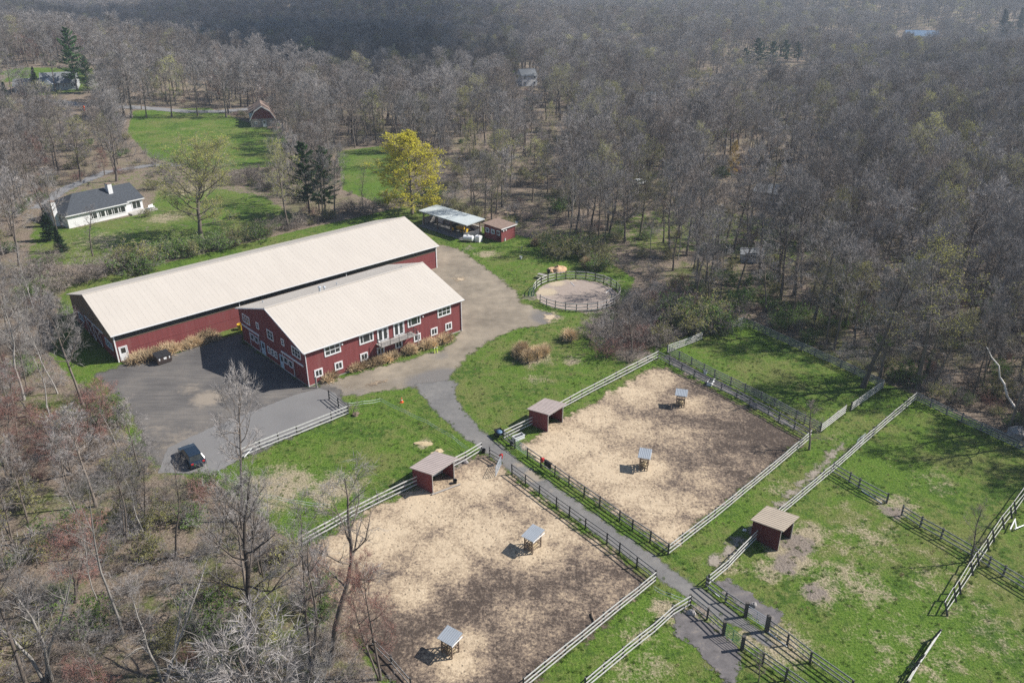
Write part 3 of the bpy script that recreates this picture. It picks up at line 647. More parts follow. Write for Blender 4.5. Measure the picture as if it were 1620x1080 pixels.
# tractor
def tractor(px, rz):
    p = G(*px); o = empty('tractor', p, rz, 'yellow tractor parked under the pole shed roof', 'tractor')
    b_ = MB(); b_.box(-.3, 1.7, -.4, .4, .7, 1.35); b_.box(-1.0, -.3, -.45, .45, .6, 1.0); b_.build('body', 'yellow', o)
    s_ = MB(); s_.box(-.8, -.4, -.3, .3, 1.0, 1.15); s_.box(-.9, -.8, -.3, .3, 1.0, 1.6); s_.build('seat', 'black', o)
    for x, y, r, wth in ((-.7, -.75, .75, .35), (-.7, .75, .75, .35), (1.3, -.65, .42, .22), (1.3, .65, .42, .22)):
        t = MB(); t.tube((x, y-wth/2, r), (x, y+wth/2, r), r, n=18); w2 = t.build('wheel', 'tyre', o)
        MB().tube((x, y-wth/2-.02, r), (x, y+wth/2+.02, r), r*.5, n=12).build('rim', 'yellow', w2)
    q = MB(); q.tube((-.2, 0, 1.3), (-.35, 0, 1.65), .03); q.tube((-.38, 0, 1.62), (-.33, 0, 1.70), .2, n=14); q.build('steering_wheel', 'black', o)
    bu = MB(); bu.box(2.1, 2.5, -.9, .9, .2, .75); bu.bar((.5, -.55, 1.1), (2.2, -.55, .5), .1, .12); bu.bar((.5, .55, 1.1), (2.2, .55, .5), .1, .12); bu.build('loader', 'yellow', o)
tractor((724, 366), rz+.3)
def vehicle(p, rz, label, paint='car', s=1.0, cat='car', name='parked_car'):
    o = empty(name, p, rz, label, cat)
    prof = [(-2.2, .35), (-2.25, .75), (-2.1, .98), (-1.5, 1.02), (1.15, 1.0), (2.05, .86), (2.25, .62), (2.2, .33)]
    def loft(pr, w0, w1, zlo):
        mb = MB(); n = len(pr); rows = []
        for yy, kx in ((-1, .97), (-.92, 1), (.92, 1), (1, .97)):
            rows.append([(x*kx, yy*(w0 if z < zlo else w1), z) for x, z in pr])
        for i in range(3):
            vs = rows[i]+rows[i+1]; mb.add(vs, [(k_, (k_+1) % n, n+(k_+1) % n, n+k_) for k_ in range(n)])
        mb.add(rows[0], [tuple(range(n))]); mb.add(rows[3], [tuple(range(n))[::-1]]); return mb
    b_ = loft([(x*s, z*s) for x, z in prof], .9*s, .86*s, .9*s).build('body', paint, o)
    cab = MB(); y0, y1 = .82*s, .64*s
    lo = [(-2.0*s, 1.0*s), (1.1*s, 1.0*s)]; hi = [(-1.6*s, 1.46*s), (.35*s, 1.48*s)]
    vs = [(lo[0][0], -y0, lo[0][1]), (lo[1][0], -y0, lo[1][1]), (lo[1][0], y0, lo[1][1]), (lo[0][0], y0, lo[0][1]), (hi[0][0], -y1, hi[0][1]), (hi[1][0], -y1, hi[1][1]), (hi[1][0], y1, hi[1][1]), (hi[0][0], y1, hi[0][1])]
    cab.add(vs, [(0, 1, 5, 4), (1, 2, 6, 5), (2, 3, 7, 6), (3, 0, 4, 7)]); cab.build('window', 'glass', o)
    rf_ = MB(); rf_.box(hi[0][0]-.03, hi[1][0]+.03, -y1-.02, y1+.02, 1.45*s, 1.51*s)
    for i, j in ((0, 4), (1, 5), (2, 6), (3, 7)): rf_.bar(vs[i], vs[j], .07, .07)
    for s_ in (-1, 1): rf_.bar((-.55*s, s_*y0, 1.0*s), (-.6*s, s_*y1, 1.46*s), .06, .06)
    rf_.build('roof', paint, o)
    for x in (-1.4*s, 1.4*s):
        for y in (-.84*s, .84*s):
            w2 = MB().tube((x, y-.11, .33*s), (x, y+.11, .33*s), .33*s, n=18).build('wheel', 'tyre', o)
            MB().tube((x, y-.125, .33*s), (x, y+.125, .33*s), .19*s, n=12).build('rim', 'galv', w2)
    for y in (-.62*s, .62*s):
        MB().box(2.17*s, 2.24*s, y-.16, y+.16, .62*s, .76*s).build('headlight', 'plastic_w', o)
        MB().box(-2.26*s, -2.18*s, y-.14, y+.14, .75*s, .92*s).build('tail_light', 'redp', o)
    return o
vehicle(G(305, 727), R(128), 'dark blue car parked at the lower end of the lot behind bare branches', s=1.08)
vehicle(G(742, 366), rz+.1, 'dark utility vehicle standing at the right end under the pole shed', 'dark', .62, 'utility vehicle', 'utility_vehicle')
def simple(name, label, cat, px, mb, mats, rz=0, z=0, group=None):
    p = G(*px); o = mb.build(name, mats); o.location = (p.x, p.y, p.z+z); o.rotation_euler = (0, 0, rz); return tag(o, label, cat, group)
t = MB(); t.tube((-1.0, 0, .75), (1.0, 0, .75), .65, n=20); t.tube((-1.2, 0, .75), (-1.0, 0, .75), .35, .65, 20); t.tube((1.0, 0, .75), (1.2, 0, .75), .65, .35, 20)
t.tube((0, 0, 1.35), (0, 0, 1.55), .2, n=10)
tk = empty('storage_tank', G(741, 382), rz+.5, 'white horizontal tank lying at the corner of the pole shed', 'tank')
t.build('barrel', 'plastic_w', tk)
q = MB(); q.box(-.7, -.5, -.5, .5, 0, .35); q.box(.5, .7, -.5, .5, 0, .35); q.build('cradle', 'plank', tk)
t = MB()
pr = [(-.62, 0), (-.62, 1.1), (-.45, 1.3), (.45, 1.3), (.62, 1.1), (.62, 0)]
t.prism(pr, -.6, .6)
ib = empty('water_cube', G(757, 382), rz+.2, 'white square liquid tank standing beside the red shed', 'tank')
t.build('barrel', 'plastic_w', ib); MB().tube((0, 0, 1.28), (0, 0, 1.38), .15, n=12).build('cap', 'dark', ib)
MB().box(-.62, .62, -.64, .64, -.0, .04).build('pallet', 'plank', ib)
pn = MB(); pn.add([(-1.7, 0, 0), (1.7, 0, 0), (1.7, 0, 2.3), (.6, 0, 1.7), (-1.7, 0, 1.3)], [(0, 1, 2, 3, 4)]); pn.add([(-1.7, .2, 0), (1.7, .2, 0), (1.7, .2, 2.3), (.6, .2, 1.7), (-1.7, .2, 1.3)], [(4, 3, 2, 1, 0)])
for i in range(5):
    P5 = [(-1.7, 0), (1.7, 0), (1.7, 2.3), (.6, 1.7), (-1.7, 1.3)]; (xa, za_), (xb, zb_) = P5[i], P5[(i+1) % 5]; pn.add([(xa, 0, za_), (xa, .2, za_), (xb, .2, zb_), (xb, 0, zb_)], [(0, 1, 2, 3)])
simple('concrete_panel', 'slanting pale concrete panel at the near corner of the pole shed', 'panel', (746, 378), pn, 'concrete', rz+.75)
tt = MB(); tt.add([(-1.2, 0, 0), (1.0, 0, 0), (1.6, .3, 2.6), (.1, .3, 2.4)], [(0, 1, 2, 3)]); tt.add([(-1.2, .12, 0), (1.0, .12, 0), (1.6, .42, 2.6), (.1, .42, 2.4)], [(3, 2, 1, 0)])
for i, j in ((0, 1), (1, 2), (2, 3), (3, 0)):
    q = [(-1.2, 0, 0), (1.0, 0, 0), (1.6, .3, 2.6), (.1, .3, 2.4)]; tt.add([q[i], (q[i][0], q[i][1]+.12, q[i][2]), (q[j][0], q[j][1]+.12, q[j][2]), q[j]], [(0, 1, 2, 3)])
simple('leaning_board', 'pale board leaning at the back left of the pole shed', 'board', (695, 352), tt, 'plastic_w', rz)
# little red shed
a, b, c_ = P(793.3, 383.3), P(772.6, 373.7), P(815, 375.5)
rz2 = ang(a, c_); wd = np.hypot(*(c_-a)); dp = np.hypot(*(b-a)); dp = min(dp, 6.5)
rs = empty('small_red_shed', (a[0], a[1], 0), rz2, 'small dark red shed with a brown roof standing beside the pole shed', 'shed')
wl = MB(); wl.box(0, wd, 0, .1, 0, 2.9); wl.box(0, wd, dp-.1, dp, 0, 2.9); wl.box(0, .1, .1, dp-.1, 0, 2.9); wl.box(wd-.1, wd, .1, dp-.1, 0, 2.9); wl.build('wall', 'red', rs)
rf = MB(); rf.prism([(-.3, 2.9), (dp+.3, 3.15), (dp+.3, 3.3), (-.3, 3.05)], -.3, wd+.3); rf.build('roof', 'brown_roof', rs)
f = MB(); f.box(-.33, wd+.33, -.36, -.31, 2.86, 3.06); f.build('fascia', 'white', rs)
LW = Wall(rs.location, rz2, (0, dp, 0), (0, -1), (-1, 0)); FW = Wall(rs.location, rz2, (0, 0, 0), (1, 0))
for u in (1.0, 2.6, 4.2):
    if u < dp-.4: window(rs, LW, u, 1.9, .9, .9, 1, 2, frame='blue_white')
for u in (.4, 1.2): mb = MB(); FW.box(mb, u, u+.3, 2.3, 2.6, .0, .2); mb.build('wall_lamp', 'white', rs)
door(rs, LW, min(dp-.8, 5.4), .9, 2.0, .02, col='red_dark', glass=False)
# debris pile, timber and tarp
db = empty('debris_heap', G(785, 345), .4, 'heap of dark timber and scrap behind the pole shed', 'scrap heap')
db_b = MB().blob((0, 0, 0), (7, 3, 1.0), 5, .35, nu=22, nv=7, half=True).blob((4, -1.5, 0), (4, 2, .8), 8, .35, nu=18, nv=6, half=True); db_b.build('heap', 'plank', db)
bm_ = MB(); rr = random.Random(3)
for i in range(40):
    x, y = rr.uniform(-7, 8), rr.uniform(-3, 2.5); a_ = rr.uniform(0, 3.1); l_ = rr.uniform(.8, 2.5); z = rr.uniform(.3, 1.2)
    bm_.bar((x, y, z), (x+l_*math.cos(a_), y+l_*math.sin(a_), z+rr.uniform(-.4, .4)), .15, .06)
bm_.build('timber', 'dark', db)
tp = MB().blob((0, 0, 0), (2.6, 1.6, .45), 11, .3, nu=18, nv=5, half=True)
M['tarp'] = mat('blue_grey_tarp', (.30, .38, .45), .5, .3, 1.5)
simple('tarpaulin', 'crumpled pale blue tarpaulin on the ground behind the red shed', 'tarpaulin', (803, 352), tp, 'tarp')

# --- dumpster
p = P(262, 575); dz = RA+R(2)
du = empty('dumpster', (p[0], p[1], 0), dz, 'dark brown dumpster beside the reeds along the long barn', 'dumpster')
mb = MB(); mb.prism([(0, .15), (1.6, .15), (1.6, 1.45), (0, 1.15)], -1.05, 1.05); mb.box(-1.12, 1.12, -.06, -.0, .5, .62); mb.build('bin', 'dumpster', du)
for x0, x1 in ((-1.08, -.01), (.01, 1.08)):
    l_ = MB(); l_.add([(x0, -.05, 1.17), (x1, -.05, 1.17), (x1, 1.65, 1.48), (x0, 1.65, 1.48), (x0, -.05, 1.24), (x1, -.05, 1.24), (x1, 1.65, 1.55), (x0, 1.65, 1.55)],
                      [(3, 2, 1, 0), (4, 5, 6, 7), (0, 1, 5, 4), (1, 2, 6, 5), (2, 3, 7, 6), (3, 0, 4, 7)]); l_.build('lid', 'black', du)
for x, w_ in ((-.75, .2), (.1, .42), (.75, .16)): MB().box(x-w_/2, x+w_/2, -.012, -.002, .72, 1.05).build('sticker', 'plastic_w', du)
for x in (-.85, .85): MB().tube((x-.05, .2, .08), (x+.05, .2, .08), .08, n=10).build('caster', 'black', du)

# --- white house
A, B = P(141.7, 354.4), P(232, 333.5); hz = ang(A, B); HLn = np.hypot(*(B-A)); root = (A[0], A[1], 0)
wh = empty('white_house', root, hz, 'white single storey house with a dark hipped roof on the left lawn', 'house')
jog = HLn*.67; HD = 12.5; hh = 3.0
wl = MB(); wl.box(-4.5, jog, 0, HD, 0, hh); wl.box(jog, HLn, 1.3, HD, 0, hh); wl.build('wall', 'white', wh)
rf = MB(); o_ = .5; rd = 6.0
E1 = [(-4.5-o_, -o_), (jog+o_, -o_), (jog+o_, HD+o_), (-4.5-o_, HD+o_)]
ridge = [(0.2, HD/2, rd), (jog-3.5, HD/2, rd)]
v = [(x, y, hh) for x, y in E1]+ridge
rf.add(v, [(0, 1, 5, 4), (1, 2, 5), (2, 3, 4, 5), (3, 0, 4)]); rf.add([(x, y, hh-.15) for x, y in E1]+[(x, y, hh) for x, y in E1], [(0, 1, 5, 4), (1, 2, 6, 5), (2, 3, 7, 6), (3, 0, 4, 7), (3, 2, 1, 0)])
y0, y1, xr, yr = 1.3-o_, HD+o_, HLn+.45, (HD+1.3)/2
v = [(jog-8, y0, hh-.01), (xr, y0, hh-.01), (xr, yr, rd-.25), (jog-8, yr, rd-.25), (xr, y1, hh-.01), (jog-8, y1, hh-.01)]
rf.add(v, [(0, 1, 2, 3), (3, 2, 4, 5)]); rf.add([(xr, y0, hh-.01), (xr, yr, rd-.25), (xr, y1, hh-.01), (xr, y0, hh-.2), (xr, yr, rd-.45), (xr, y1, hh-.2)], [(0, 3, 4, 1), (1, 4, 5, 2)])
rf.add([(jog+o_, y0, hh-.01), (xr, y0, hh-.01), (xr, y0, hh-.2), (jog+o_, y0, hh-.2)], [(3, 2, 1, 0)])
rfo = rf.build('roof', 'slate', wh)
MB().prism([(1.42, hh-.05), (HD-.1, hh-.05), (yr, rd-.45)], HLn-.12, HLn-.01).build('gable_wall', 'white', wh)
f = MB(); f.box(-4.5-o_, jog+o_, -o_-.05, -o_-.01, hh-.2, hh+.02); f.box(jog+o_+.02, xr, y0-.05, y0-.01, hh-.22, hh); f.build('fascia', 'white', wh)
for (x, y, z0, z1) in ((-5.3, HD*.35, 0, 5.6), (jog-1.0, HD/2-1.2, 4.0, 6.9)):
    ch = MB().box(x-.5, x+.5, y-.7, y+.7, z0, z1).build('chimney', 'white', wh); MB().box(x-.56, x+.56, y-.76, y+.76, z1, z1+.15).build('cap', 'brown_roof', ch)
FW = Wall(root, hz, (0, 0, 0), (1, 0)); FW2 = Wall(root, hz, (0, 1.3, 0), (1, 0))
for px in ((148.5, 340.5), (161, 337), (172, 335), (182, 333), (192.6, 330.5)):
    u, z = FW.uv(px); window(wh, FW, u, 1.65, 1.5 if px[0] < 190 else 1.7, 1.5, 2, 1, fr=.1, trim=.06, splits=[.32])
u, z = FW2.uv((215, 321)); window(wh, FW2, u, 1.6, 2.1, 1.9, 2, 1, fr=.1)
dk = MB(); dk.box(jog+.3, HLn+2.2, -1.4, 1.2, 0, .35); dk.build('patio', 'concrete', wh)
for (x, y, rr_) in ((HLn+1.3, -1.5, .0), ):
    t_ = empty('patio_seat', (Matrix.Translation(wh.location) @ Matrix.Rotation(hz, 4, 'Z') @ Vector((HLn+1.2, -.4, .35))), hz+.4, 'white garden bench on the patio of the white house', 'bench')
    MB().box(-.8, .8, -.25, .25, .4, .46).build('seat', 'plastic_w', t_); MB().box(-.8, .8, .25, .3, .4, .95).build('backrest', 'plastic_w', t_)
    for s1 in (-1, 1):
        for s2 in (-1, 1): MB().box(s1*.72-.04, s1*.72+.04, s2*.2-.04, s2*.2+.04, 0, .4).build('leg', 'plastic_w', t_)

# --- gambrel barn by the meadow
A = G(397.5, 202); gzr = R(18); GW = 8.6; GLn = 16
gb = empty('gambrel_barn', (A.x, A.y, A.z), gzr, 'old stone barn with a red gambrel gable at the edge of the meadow', 'barn')
def gam(o=0, dz=0): return [(-o, 2.6-o*1.2+dz), (GW*.2-o*.2, 5.4+dz), (GW/2, 7.0+dz+o*.1), (GW*.8+o*.2, 5.4+dz), (GW+o, 2.6-o*1.2+dz)]
def yprism(mb, prof, y0, y1, m=0):
    n = len(prof); vs = [(x, y, z) for y in (y0, y1) for x, z in prof]
    return mb.add(vs, [tuple(range(n)), tuple(range(n, 2*n))[::-1]]+[(k, n+k, n+(k+1) % n, (k+1) % n) for k in range(n)], m)
mb = MB(); yprism(mb, [(0, 0), (0, 2.9), (GW, 2.9), (GW, 0)], 0, GLn); mb.build('wall', 'stone_wall', gb)
mb = MB(); yprism(mb, [(0.01, 2.9), (.01, 2.95)]+gam()[1:4]+[(GW-.01, 2.95), (GW-.01, 2.9)], .02, GLn-.02); mb.build('gable', 'red', gb)
mb = MB(); out_, in_ = gam(.25, .22), gam(.15, .02)
yprism(mb, out_+in_[::-1], -.35, GLn+.35); ro = mb.build('roof', 'brown_roof', gb)
mb = MB(); yprism(mb, gam(.30, .28)+gam(.12, -.1)[::-1], -.5, -.36); mb.build('bargeboard', 'white', gb)
W_ = Wall(gb.location, gzr, (0, 0, 0), (1, 0)); door(gb, W_, GW*.55, 1.0, 2.1, .02)
for u in (GW*.22, GW*.82): window(gb, W_, u, 1.5, .7, .7, 1, 1)
for y in (3.5, 8.5, 13.5):
    d_ = MB(); d_.box(-.1, 1.5, y-1.1, y+1.1, 2.8, 4.6); dd = d_.build('dormer', 'blue_white', gb); MB().add([(-.4, y-1.3, 4.5), (-.4, y+1.3, 4.5), (2.0, y+1.3, 5.7), (2.0, y-1.3, 5.7), (-.4, y-1.3, 4.7), (-.4, y+1.3, 4.7), (2.0, y+1.3, 5.9), (2.0, y-1.3, 5.9)], [(0, 1, 2, 3), (7, 6, 5, 4), (0, 4, 5, 1), (1, 5, 6, 2), (2, 6, 7, 3), (3, 7, 4, 0)]).build('dormer_roof', 'brown_roof', dd)
simple('sand_heap', 'small orange sand heap beside the gambrel barn', 'sand heap', (433, 203), MB().blob((0, 0, 0), (2.6, 1.8, .7), 4, .3, half=True), 'sand')

# --- grey ranch house far left
A, B = G(22, 143), G(124, 147); A = G(24, 148); B = G(123, 143); hz = ang(A, B); Ln = np.hypot(B.x-A.x, B.y-A.y)
gh = empty('grey_house', A, hz, 'long pale grey house with a grey roof among pines at the far left', 'house')
parts = [(0, Ln*.30, 0, 9, 2.8, 4.9), (Ln*.42, Ln, 1.5, 11.5, 3.2, 6.6), (Ln*.30, Ln*.42, 2.5, 10, 2.8, 4.6)]
wl = MB(); rf = MB()
for x0, x1, y0, y1, e, r_ in parts:
    wl.box(x0, x1, y0, y1, 0, e)
    for x in (x0, x1-.1): wl.add([(x, y0, e), (x, y1, e), (x, (y0+y1)/2, r_-.05)], [(0, 1, 2)])
    for s in (0, 1):
        ya = y0-.5 if s == 0 else y1+.5; kk = (r_-e)/((y1-y0)/2)
        q = [(x0-.4, ya, e-.5*kk), (x1+.4, ya, e-.5*kk), (x1+.4, (y0+y1)/2, r_), (x0-.4, (y0+y1)/2, r_)]; q2 = [(a_, b_, c2+.18) for a_, b_, c2 in q]
        rf.add(q+q2, [(0, 1, 2, 3), (7, 6, 5, 4), (0, 4, 5, 1), (1, 5, 6, 2), (2, 6, 7, 3), (3, 7, 4, 0)])
wl.build('wall', 'grey_siding', gh); rf.build('roof', 'grey_roof', gh)
pc = MB(); pc.box(Ln*.45, Ln*.62, -.6, 1.5, 2.7, 2.9); pc.add([(Ln*.44, -.8, 2.9), (Ln*.63, -.8, 2.9), (Ln*.535, -.8, 4.9), (Ln*.44, 5, 2.9), (Ln*.63, 5, 2.9), (Ln*.535, 5, 4.9)], [(0, 1, 2), (0, 2, 5, 3), (1, 4, 5, 2)])
for x in (.455, .615): pc.box(Ln*x-.12, Ln*x+.12, -.5, -.26, 0, 2.7)
pc.build('porch', 'white', gh)
W_ = Wall(gh.location, hz, (0, 1.5, 0), (1, 0))
for x in (.66, .70, .78, .83, .92, .96): window(gh, W_, Ln*x, 2.0, .8, 1.2, 1, 2, fr=.06)
W0 = Wall(gh.location, hz, (0, 0, 0), (1, 0)); gd = MB(); W0.box(gd, Ln*.12, Ln*.28, .05, 2.4, .01, .08); gd.build('garage_door', 'white', gh)
vehicle(G(38, 151), hz-1.2, 'dark red car on the drive of the far grey house', 'car_red')

# --- distant houses in the woods
def far_house(px, rz, wx, dy, e, r_, wallm, roofm, label, name='distant_house', cat='house'):
    o = empty(name, G(*px), rz, label, cat)
    wl = MB(); wl.box(0, wx, 0, dy, 0, e); wl.add([(0, 0, e), (0, dy, e), (0, dy/2, r_)], [(0, 1, 2)]); wl.add([(wx, 0, e), (wx, dy, e), (wx, dy/2, r_)], [(0, 2, 1)]); wl.build('wall', wallm, o)
    gable_roof(wx, dy, e+.1, r_+.15, .3, .3, .15, rib=0).build('roof', roofm, o)
    W_ = Wall(o.location, rz, (0, 0, 0), (1, 0)); W1 = Wall(o.location, rz, (0, dy, 0), (0, -1), (-1, 0))
    for zz in ([1.5, 4.0] if e > 4 else [1.5]):
        for i in range(max(2, int(wx/3))): window(o, W_, 1.5+i*(wx-3)/max(1, int(wx/3)-1), zz, .9, 1.2, 1, 2, fr=.08)
        for i in range(2): window(o, W1, dy*.3+i*dy*.4, zz, .9, 1.2, 1, 2, fr=.08)
    return o
far_house((826, 137), R(20), 8, 9, 4.8, 7.5, 'white', 'grey_roof', 'small white gabled house alone in the woods at upper centre')
far_house((1432, 70), R(-12), 26, 16, 6.5, 10.5, 'white', 'blue_roof', 'large distant house with a blue roof and pale walls at upper right')
far_house((1190, 322), R(-33), 15, 7, 3.2, 4.6, 'brown_roof', 'grey_roof', 'grey roofed outbuilding half hidden in the woods on the right', 'outbuilding', 'outbuilding')
far_house((1023, 158), R(5), 8, 5, 2.2, 3.0, 'white', 'shed_white', 'tiny white outbuilding in the woods left of the yellow topped trees', 'outbuilding', 'outbuilding')
far_house((1172, 415), R(-10), 4, 3, 1.8, 2.4, 'grey_siding', 'grey_roof', 'little grey hut in the grassy gap of the right hand woods', 'hut', 'hut')
vehicle(G(1012, 292), R(40), 'small white vehicle glimpsed through the trees behind the round pen', 'plastic_w')
vehicle(G(1056, 287), R(70), 'pale grey vehicle in the woods, to the right of the small white vehicle', 'galv')
simple('yard_bin', 'dark blue bin in the woods next to the pale grey vehicle', 'bin', (1068, 285), MB().box(-.8, .8, -.6, .6, 0, 1.5).box(-.85, .85, -.65, .65, 1.5, 1.6), 'blue_roof')

# ------------------------------------------------------------------ fences
def jitter(s): return random.uniform(-s, s)
def fence(label, px, n=3, rail='rail_light', h=1.35, gap=2.45, side=1, lean=0.0, group=None, world=None, wob=.03, name='paddock_fence', closed=False):
    pts = [Vector((*P(*q), 0)) for q in px] if world is None else [Vector((*q, 0)) for q in world]
    L_ = [0]
    for a_, b_ in zip(pts, pts[1:]): L_.append(L_[-1]+(b_-a_).length)
    LINES.append([np.array(p[:2]) for p in pts]); m_ = max(1, round(L_[-1]/gap)); ss = np.linspace(0, L_[-1], m_+1)
    # keep posts at the corners
    for c_ in L_[1:-1]: ss[np.argmin(abs(ss-c_))] = c_
    def at(s):
        for i in range(len(pts)-1):
            if s <= L_[i+1]+1e-6: return pts[i].lerp(pts[i+1], (s-L_[i])/(L_[i+1]-L_[i]))
        return pts[-1]
    base = pts[0]; o = empty(name, base, 0, label, 'fence', group)
    pm = MB().box(-.07, .07, -.07, .07, 0, h+.08).mesh('post', 'post')
    tops = []
    for s in ss:
        p = at(s)-base; q = link('post', pm, o, p); a_ = at(min(s+.1, L_[-1]))-at(max(s-.1, 0)); th = math.atan2(a_.y, a_.x)
        nrm = Vector((math.sin(th), -math.cos(th), 0))*side; ln = lean+jitter(.035)
        q.rotation_euler = (Matrix.Rotation(ln, 3, Vector((-nrm.y, nrm.x, 0)))).to_euler() if True else (0, 0, 0); q.scale.z = 1+jitter(.05)
        tops.append((p, nrm, ln))
    for r_ in range(n):
        z = h-.06-r_*(h-.35)/(max(n-1, 1)) if n > 1 else h
        mb = MB()
        for (p0, n0, l0), (p1, n1, l1) in zip(tops, tops[1:]):
            z0, z1 = z+jitter(wob), z+jitter(wob)
            off0, off1 = n0*(.09+z0*math.sin(l0)), n1*(.09+z1*math.sin(l1))
            mb.bar(p0+off0+Vector((0, 0, z0)), p1+off1+Vector((0, 0, z1)), .035, .15)
        mb.build('rail', rail, o)
    return o
LINES = []
G1 = 'white rail paddock fences'; G2 = 'dark rail paddock fences'
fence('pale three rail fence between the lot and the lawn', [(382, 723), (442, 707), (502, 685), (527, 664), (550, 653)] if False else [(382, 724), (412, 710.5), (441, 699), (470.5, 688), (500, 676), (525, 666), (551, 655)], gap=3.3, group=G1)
fence('short dark three rail fence end by the corner of the lot', [(551, 655), (521, 631.5)], rail='rail_shade', gap=3, group=G2)
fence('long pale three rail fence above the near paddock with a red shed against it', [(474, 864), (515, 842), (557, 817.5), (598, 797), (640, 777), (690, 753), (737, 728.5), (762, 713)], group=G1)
fence('short dark three rail fence left of the path by the open gate', [(762, 713), (775, 723), (792.5, 734)], rail='rail_shade', gap=2.6, group=G2)
fence('dark three rail fence on the left side of the path below the open gate', [(810, 750), (880, 803), (960, 860), (1036, 920)], rail='rail_shade', side=-1, group=G2)
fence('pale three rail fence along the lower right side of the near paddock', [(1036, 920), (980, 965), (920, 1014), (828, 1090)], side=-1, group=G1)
fence('short dark three rail fence right of the path beside the trough', [(797, 694), (815, 709)], rail='rail_shade', gap=2.2, group=G2)
fence('dark three rail fence on the right side of the path below the silver gate', [(834.5, 723), (900, 768), (980, 824), (1057, 877)], rail='rail_shade', side=-1, group=G2)
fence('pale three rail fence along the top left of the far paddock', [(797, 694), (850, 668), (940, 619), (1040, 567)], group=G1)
fence('dark three rail fence along the upper right of the far paddock', [(1040, 567), (1122, 609.5), (1165, 630), (1215, 657), (1281, 694)], rail='rail_shade', group=G2)
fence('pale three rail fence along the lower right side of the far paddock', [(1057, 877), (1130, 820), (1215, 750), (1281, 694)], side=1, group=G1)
fence('dark four rail fence just above the bare strip, left edge of the upper grass paddock', [(1055.5, 558.5), (1130, 597), (1204, 633), (1260, 663), (1297, 684)], n=4, rail='rail_shade', group=G2)
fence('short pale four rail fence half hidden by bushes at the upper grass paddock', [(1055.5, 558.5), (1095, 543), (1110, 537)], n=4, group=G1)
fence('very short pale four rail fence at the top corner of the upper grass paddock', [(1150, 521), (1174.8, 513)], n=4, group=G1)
fence('grey four rail fence along the woods edge above the upper grass paddock', [(1174.8, 513), (1230, 538), (1310, 573), (1396, 614)], n=4, rail='rail_shade', side=1, group=G2)
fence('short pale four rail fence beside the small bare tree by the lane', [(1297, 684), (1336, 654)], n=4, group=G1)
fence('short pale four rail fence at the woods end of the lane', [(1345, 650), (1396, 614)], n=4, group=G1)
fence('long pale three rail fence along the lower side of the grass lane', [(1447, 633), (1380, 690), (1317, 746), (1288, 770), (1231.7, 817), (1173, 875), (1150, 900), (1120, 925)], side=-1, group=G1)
fence('shaded dark four rail fence along the woods at the far right', [(1447, 633), (1520, 668), (1625, 717), (1700, 755)], n=4, rail='rail_shade', group=G2)
fence('short dark three rail fence piece in the grass paddock with a fallen white rail', [(1316, 747), (1358, 772), (1402, 796)], rail='rail_shade', group=G2)
fence('dark three rail fence crossing the right hand grass paddock', [(1426, 815), (1455, 834), (1488, 852), (1537, 880), (1586, 912), (1640, 945)], rail='rail_shade', group=G2)
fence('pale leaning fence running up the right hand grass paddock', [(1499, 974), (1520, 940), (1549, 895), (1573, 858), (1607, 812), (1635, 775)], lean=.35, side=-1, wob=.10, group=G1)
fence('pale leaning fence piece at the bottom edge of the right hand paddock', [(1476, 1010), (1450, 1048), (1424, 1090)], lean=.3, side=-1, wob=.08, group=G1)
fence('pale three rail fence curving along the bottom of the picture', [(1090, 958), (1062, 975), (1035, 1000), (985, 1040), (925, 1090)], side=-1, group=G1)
fence('dark rail fence right of the path ending at the silver gate', [(1117, 928), (1148, 952), (1179, 974)], rail='rail_shade', wob=.12, group=G2)
fence('dark three rail fence below the silver gate at the bottom right', [(1213, 998), (1245, 1020), (1281, 1048), (1345, 1095)], rail='rail_shade', side=-1, wob=.06, group=G2)
fence('dark rail fence left of the path ending at the green gate', [(1091, 958), (1118, 980), (1143, 1003)], rail='rail_shade', side=-1, wob=.12, group=G2)
fence('dark three rail fence below the green gate at the bottom edge', [(1173, 1027), (1206, 1050), (1242, 1076), (1275, 1100)], rail='rail_shade', side=-1, group=G2)
fence('low weathered rail fence under the bare trees at the left of the near paddock', [(590, 1020), (620, 1050), (650, 1085)], n=2, rail='rail_shade', h=1.0, group=G2)
a0 = math.atan2(*(P(846, 481)-PENC)[::-1]); a1 = math.atan2(*(P(845.5, 468)-PENC)[::-1])
if a1 > a0: a1 -= 2*math.pi
a1 = a0+2*math.pi-abs(math.remainder(a0-a1, 2*math.pi))
ring = [PENC+PENR*np.array([math.cos(a), math.sin(a)]) for a in np.linspace(a0, a1, 25)]
fence('round pen fence of three grey rails on dark posts beside the gravel yard', None, world=ring, gap=PENR*(a1-a0)/24, h=1.5, name='round_pen_fence')

def gate(p0, p1, label, m='galv', bars=5, h=1.2, z0=.2):
    a_, b_ = Vector((*P(*p0), 0)), Vector((*P(*p1), 0)); Ln = (b_-a_).length; o = empty('field_gate', a_, ang(a_, b_), label, 'gate')
    f = MB(); zt = z0+h
    for q, r_ in (((0, 0, z0), (0, 0, zt)), ((Ln, 0, z0), (Ln, 0, zt)), ((0, 0, z0), (Ln, 0, z0)), ((0, 0, zt), (Ln, 0, zt)), ((Ln/2, 0, z0), (Ln/2, 0, zt))): f.tube(q, r_, .03, n=6)
    f.build('frame', m, o)
    for i in range(1, bars): z = z0+h*i/bars; MB().tube((0, 0, z), (Ln, 0, z), .022, n=6).build('bar', m, o)
    l_ = MB(); l_.box(Ln-.04, Ln+.08, -.04, .04, z0+h*.55, z0+h*.65); l_.build('latch', m, o)
    return o
gate((815, 709), (834, 722.5), 'closed silver tube gate between path and far paddock')
gate((793, 736), (784, 755), 'open pale blue tube gate standing ajar at the near paddock corner', 'galv', 6)
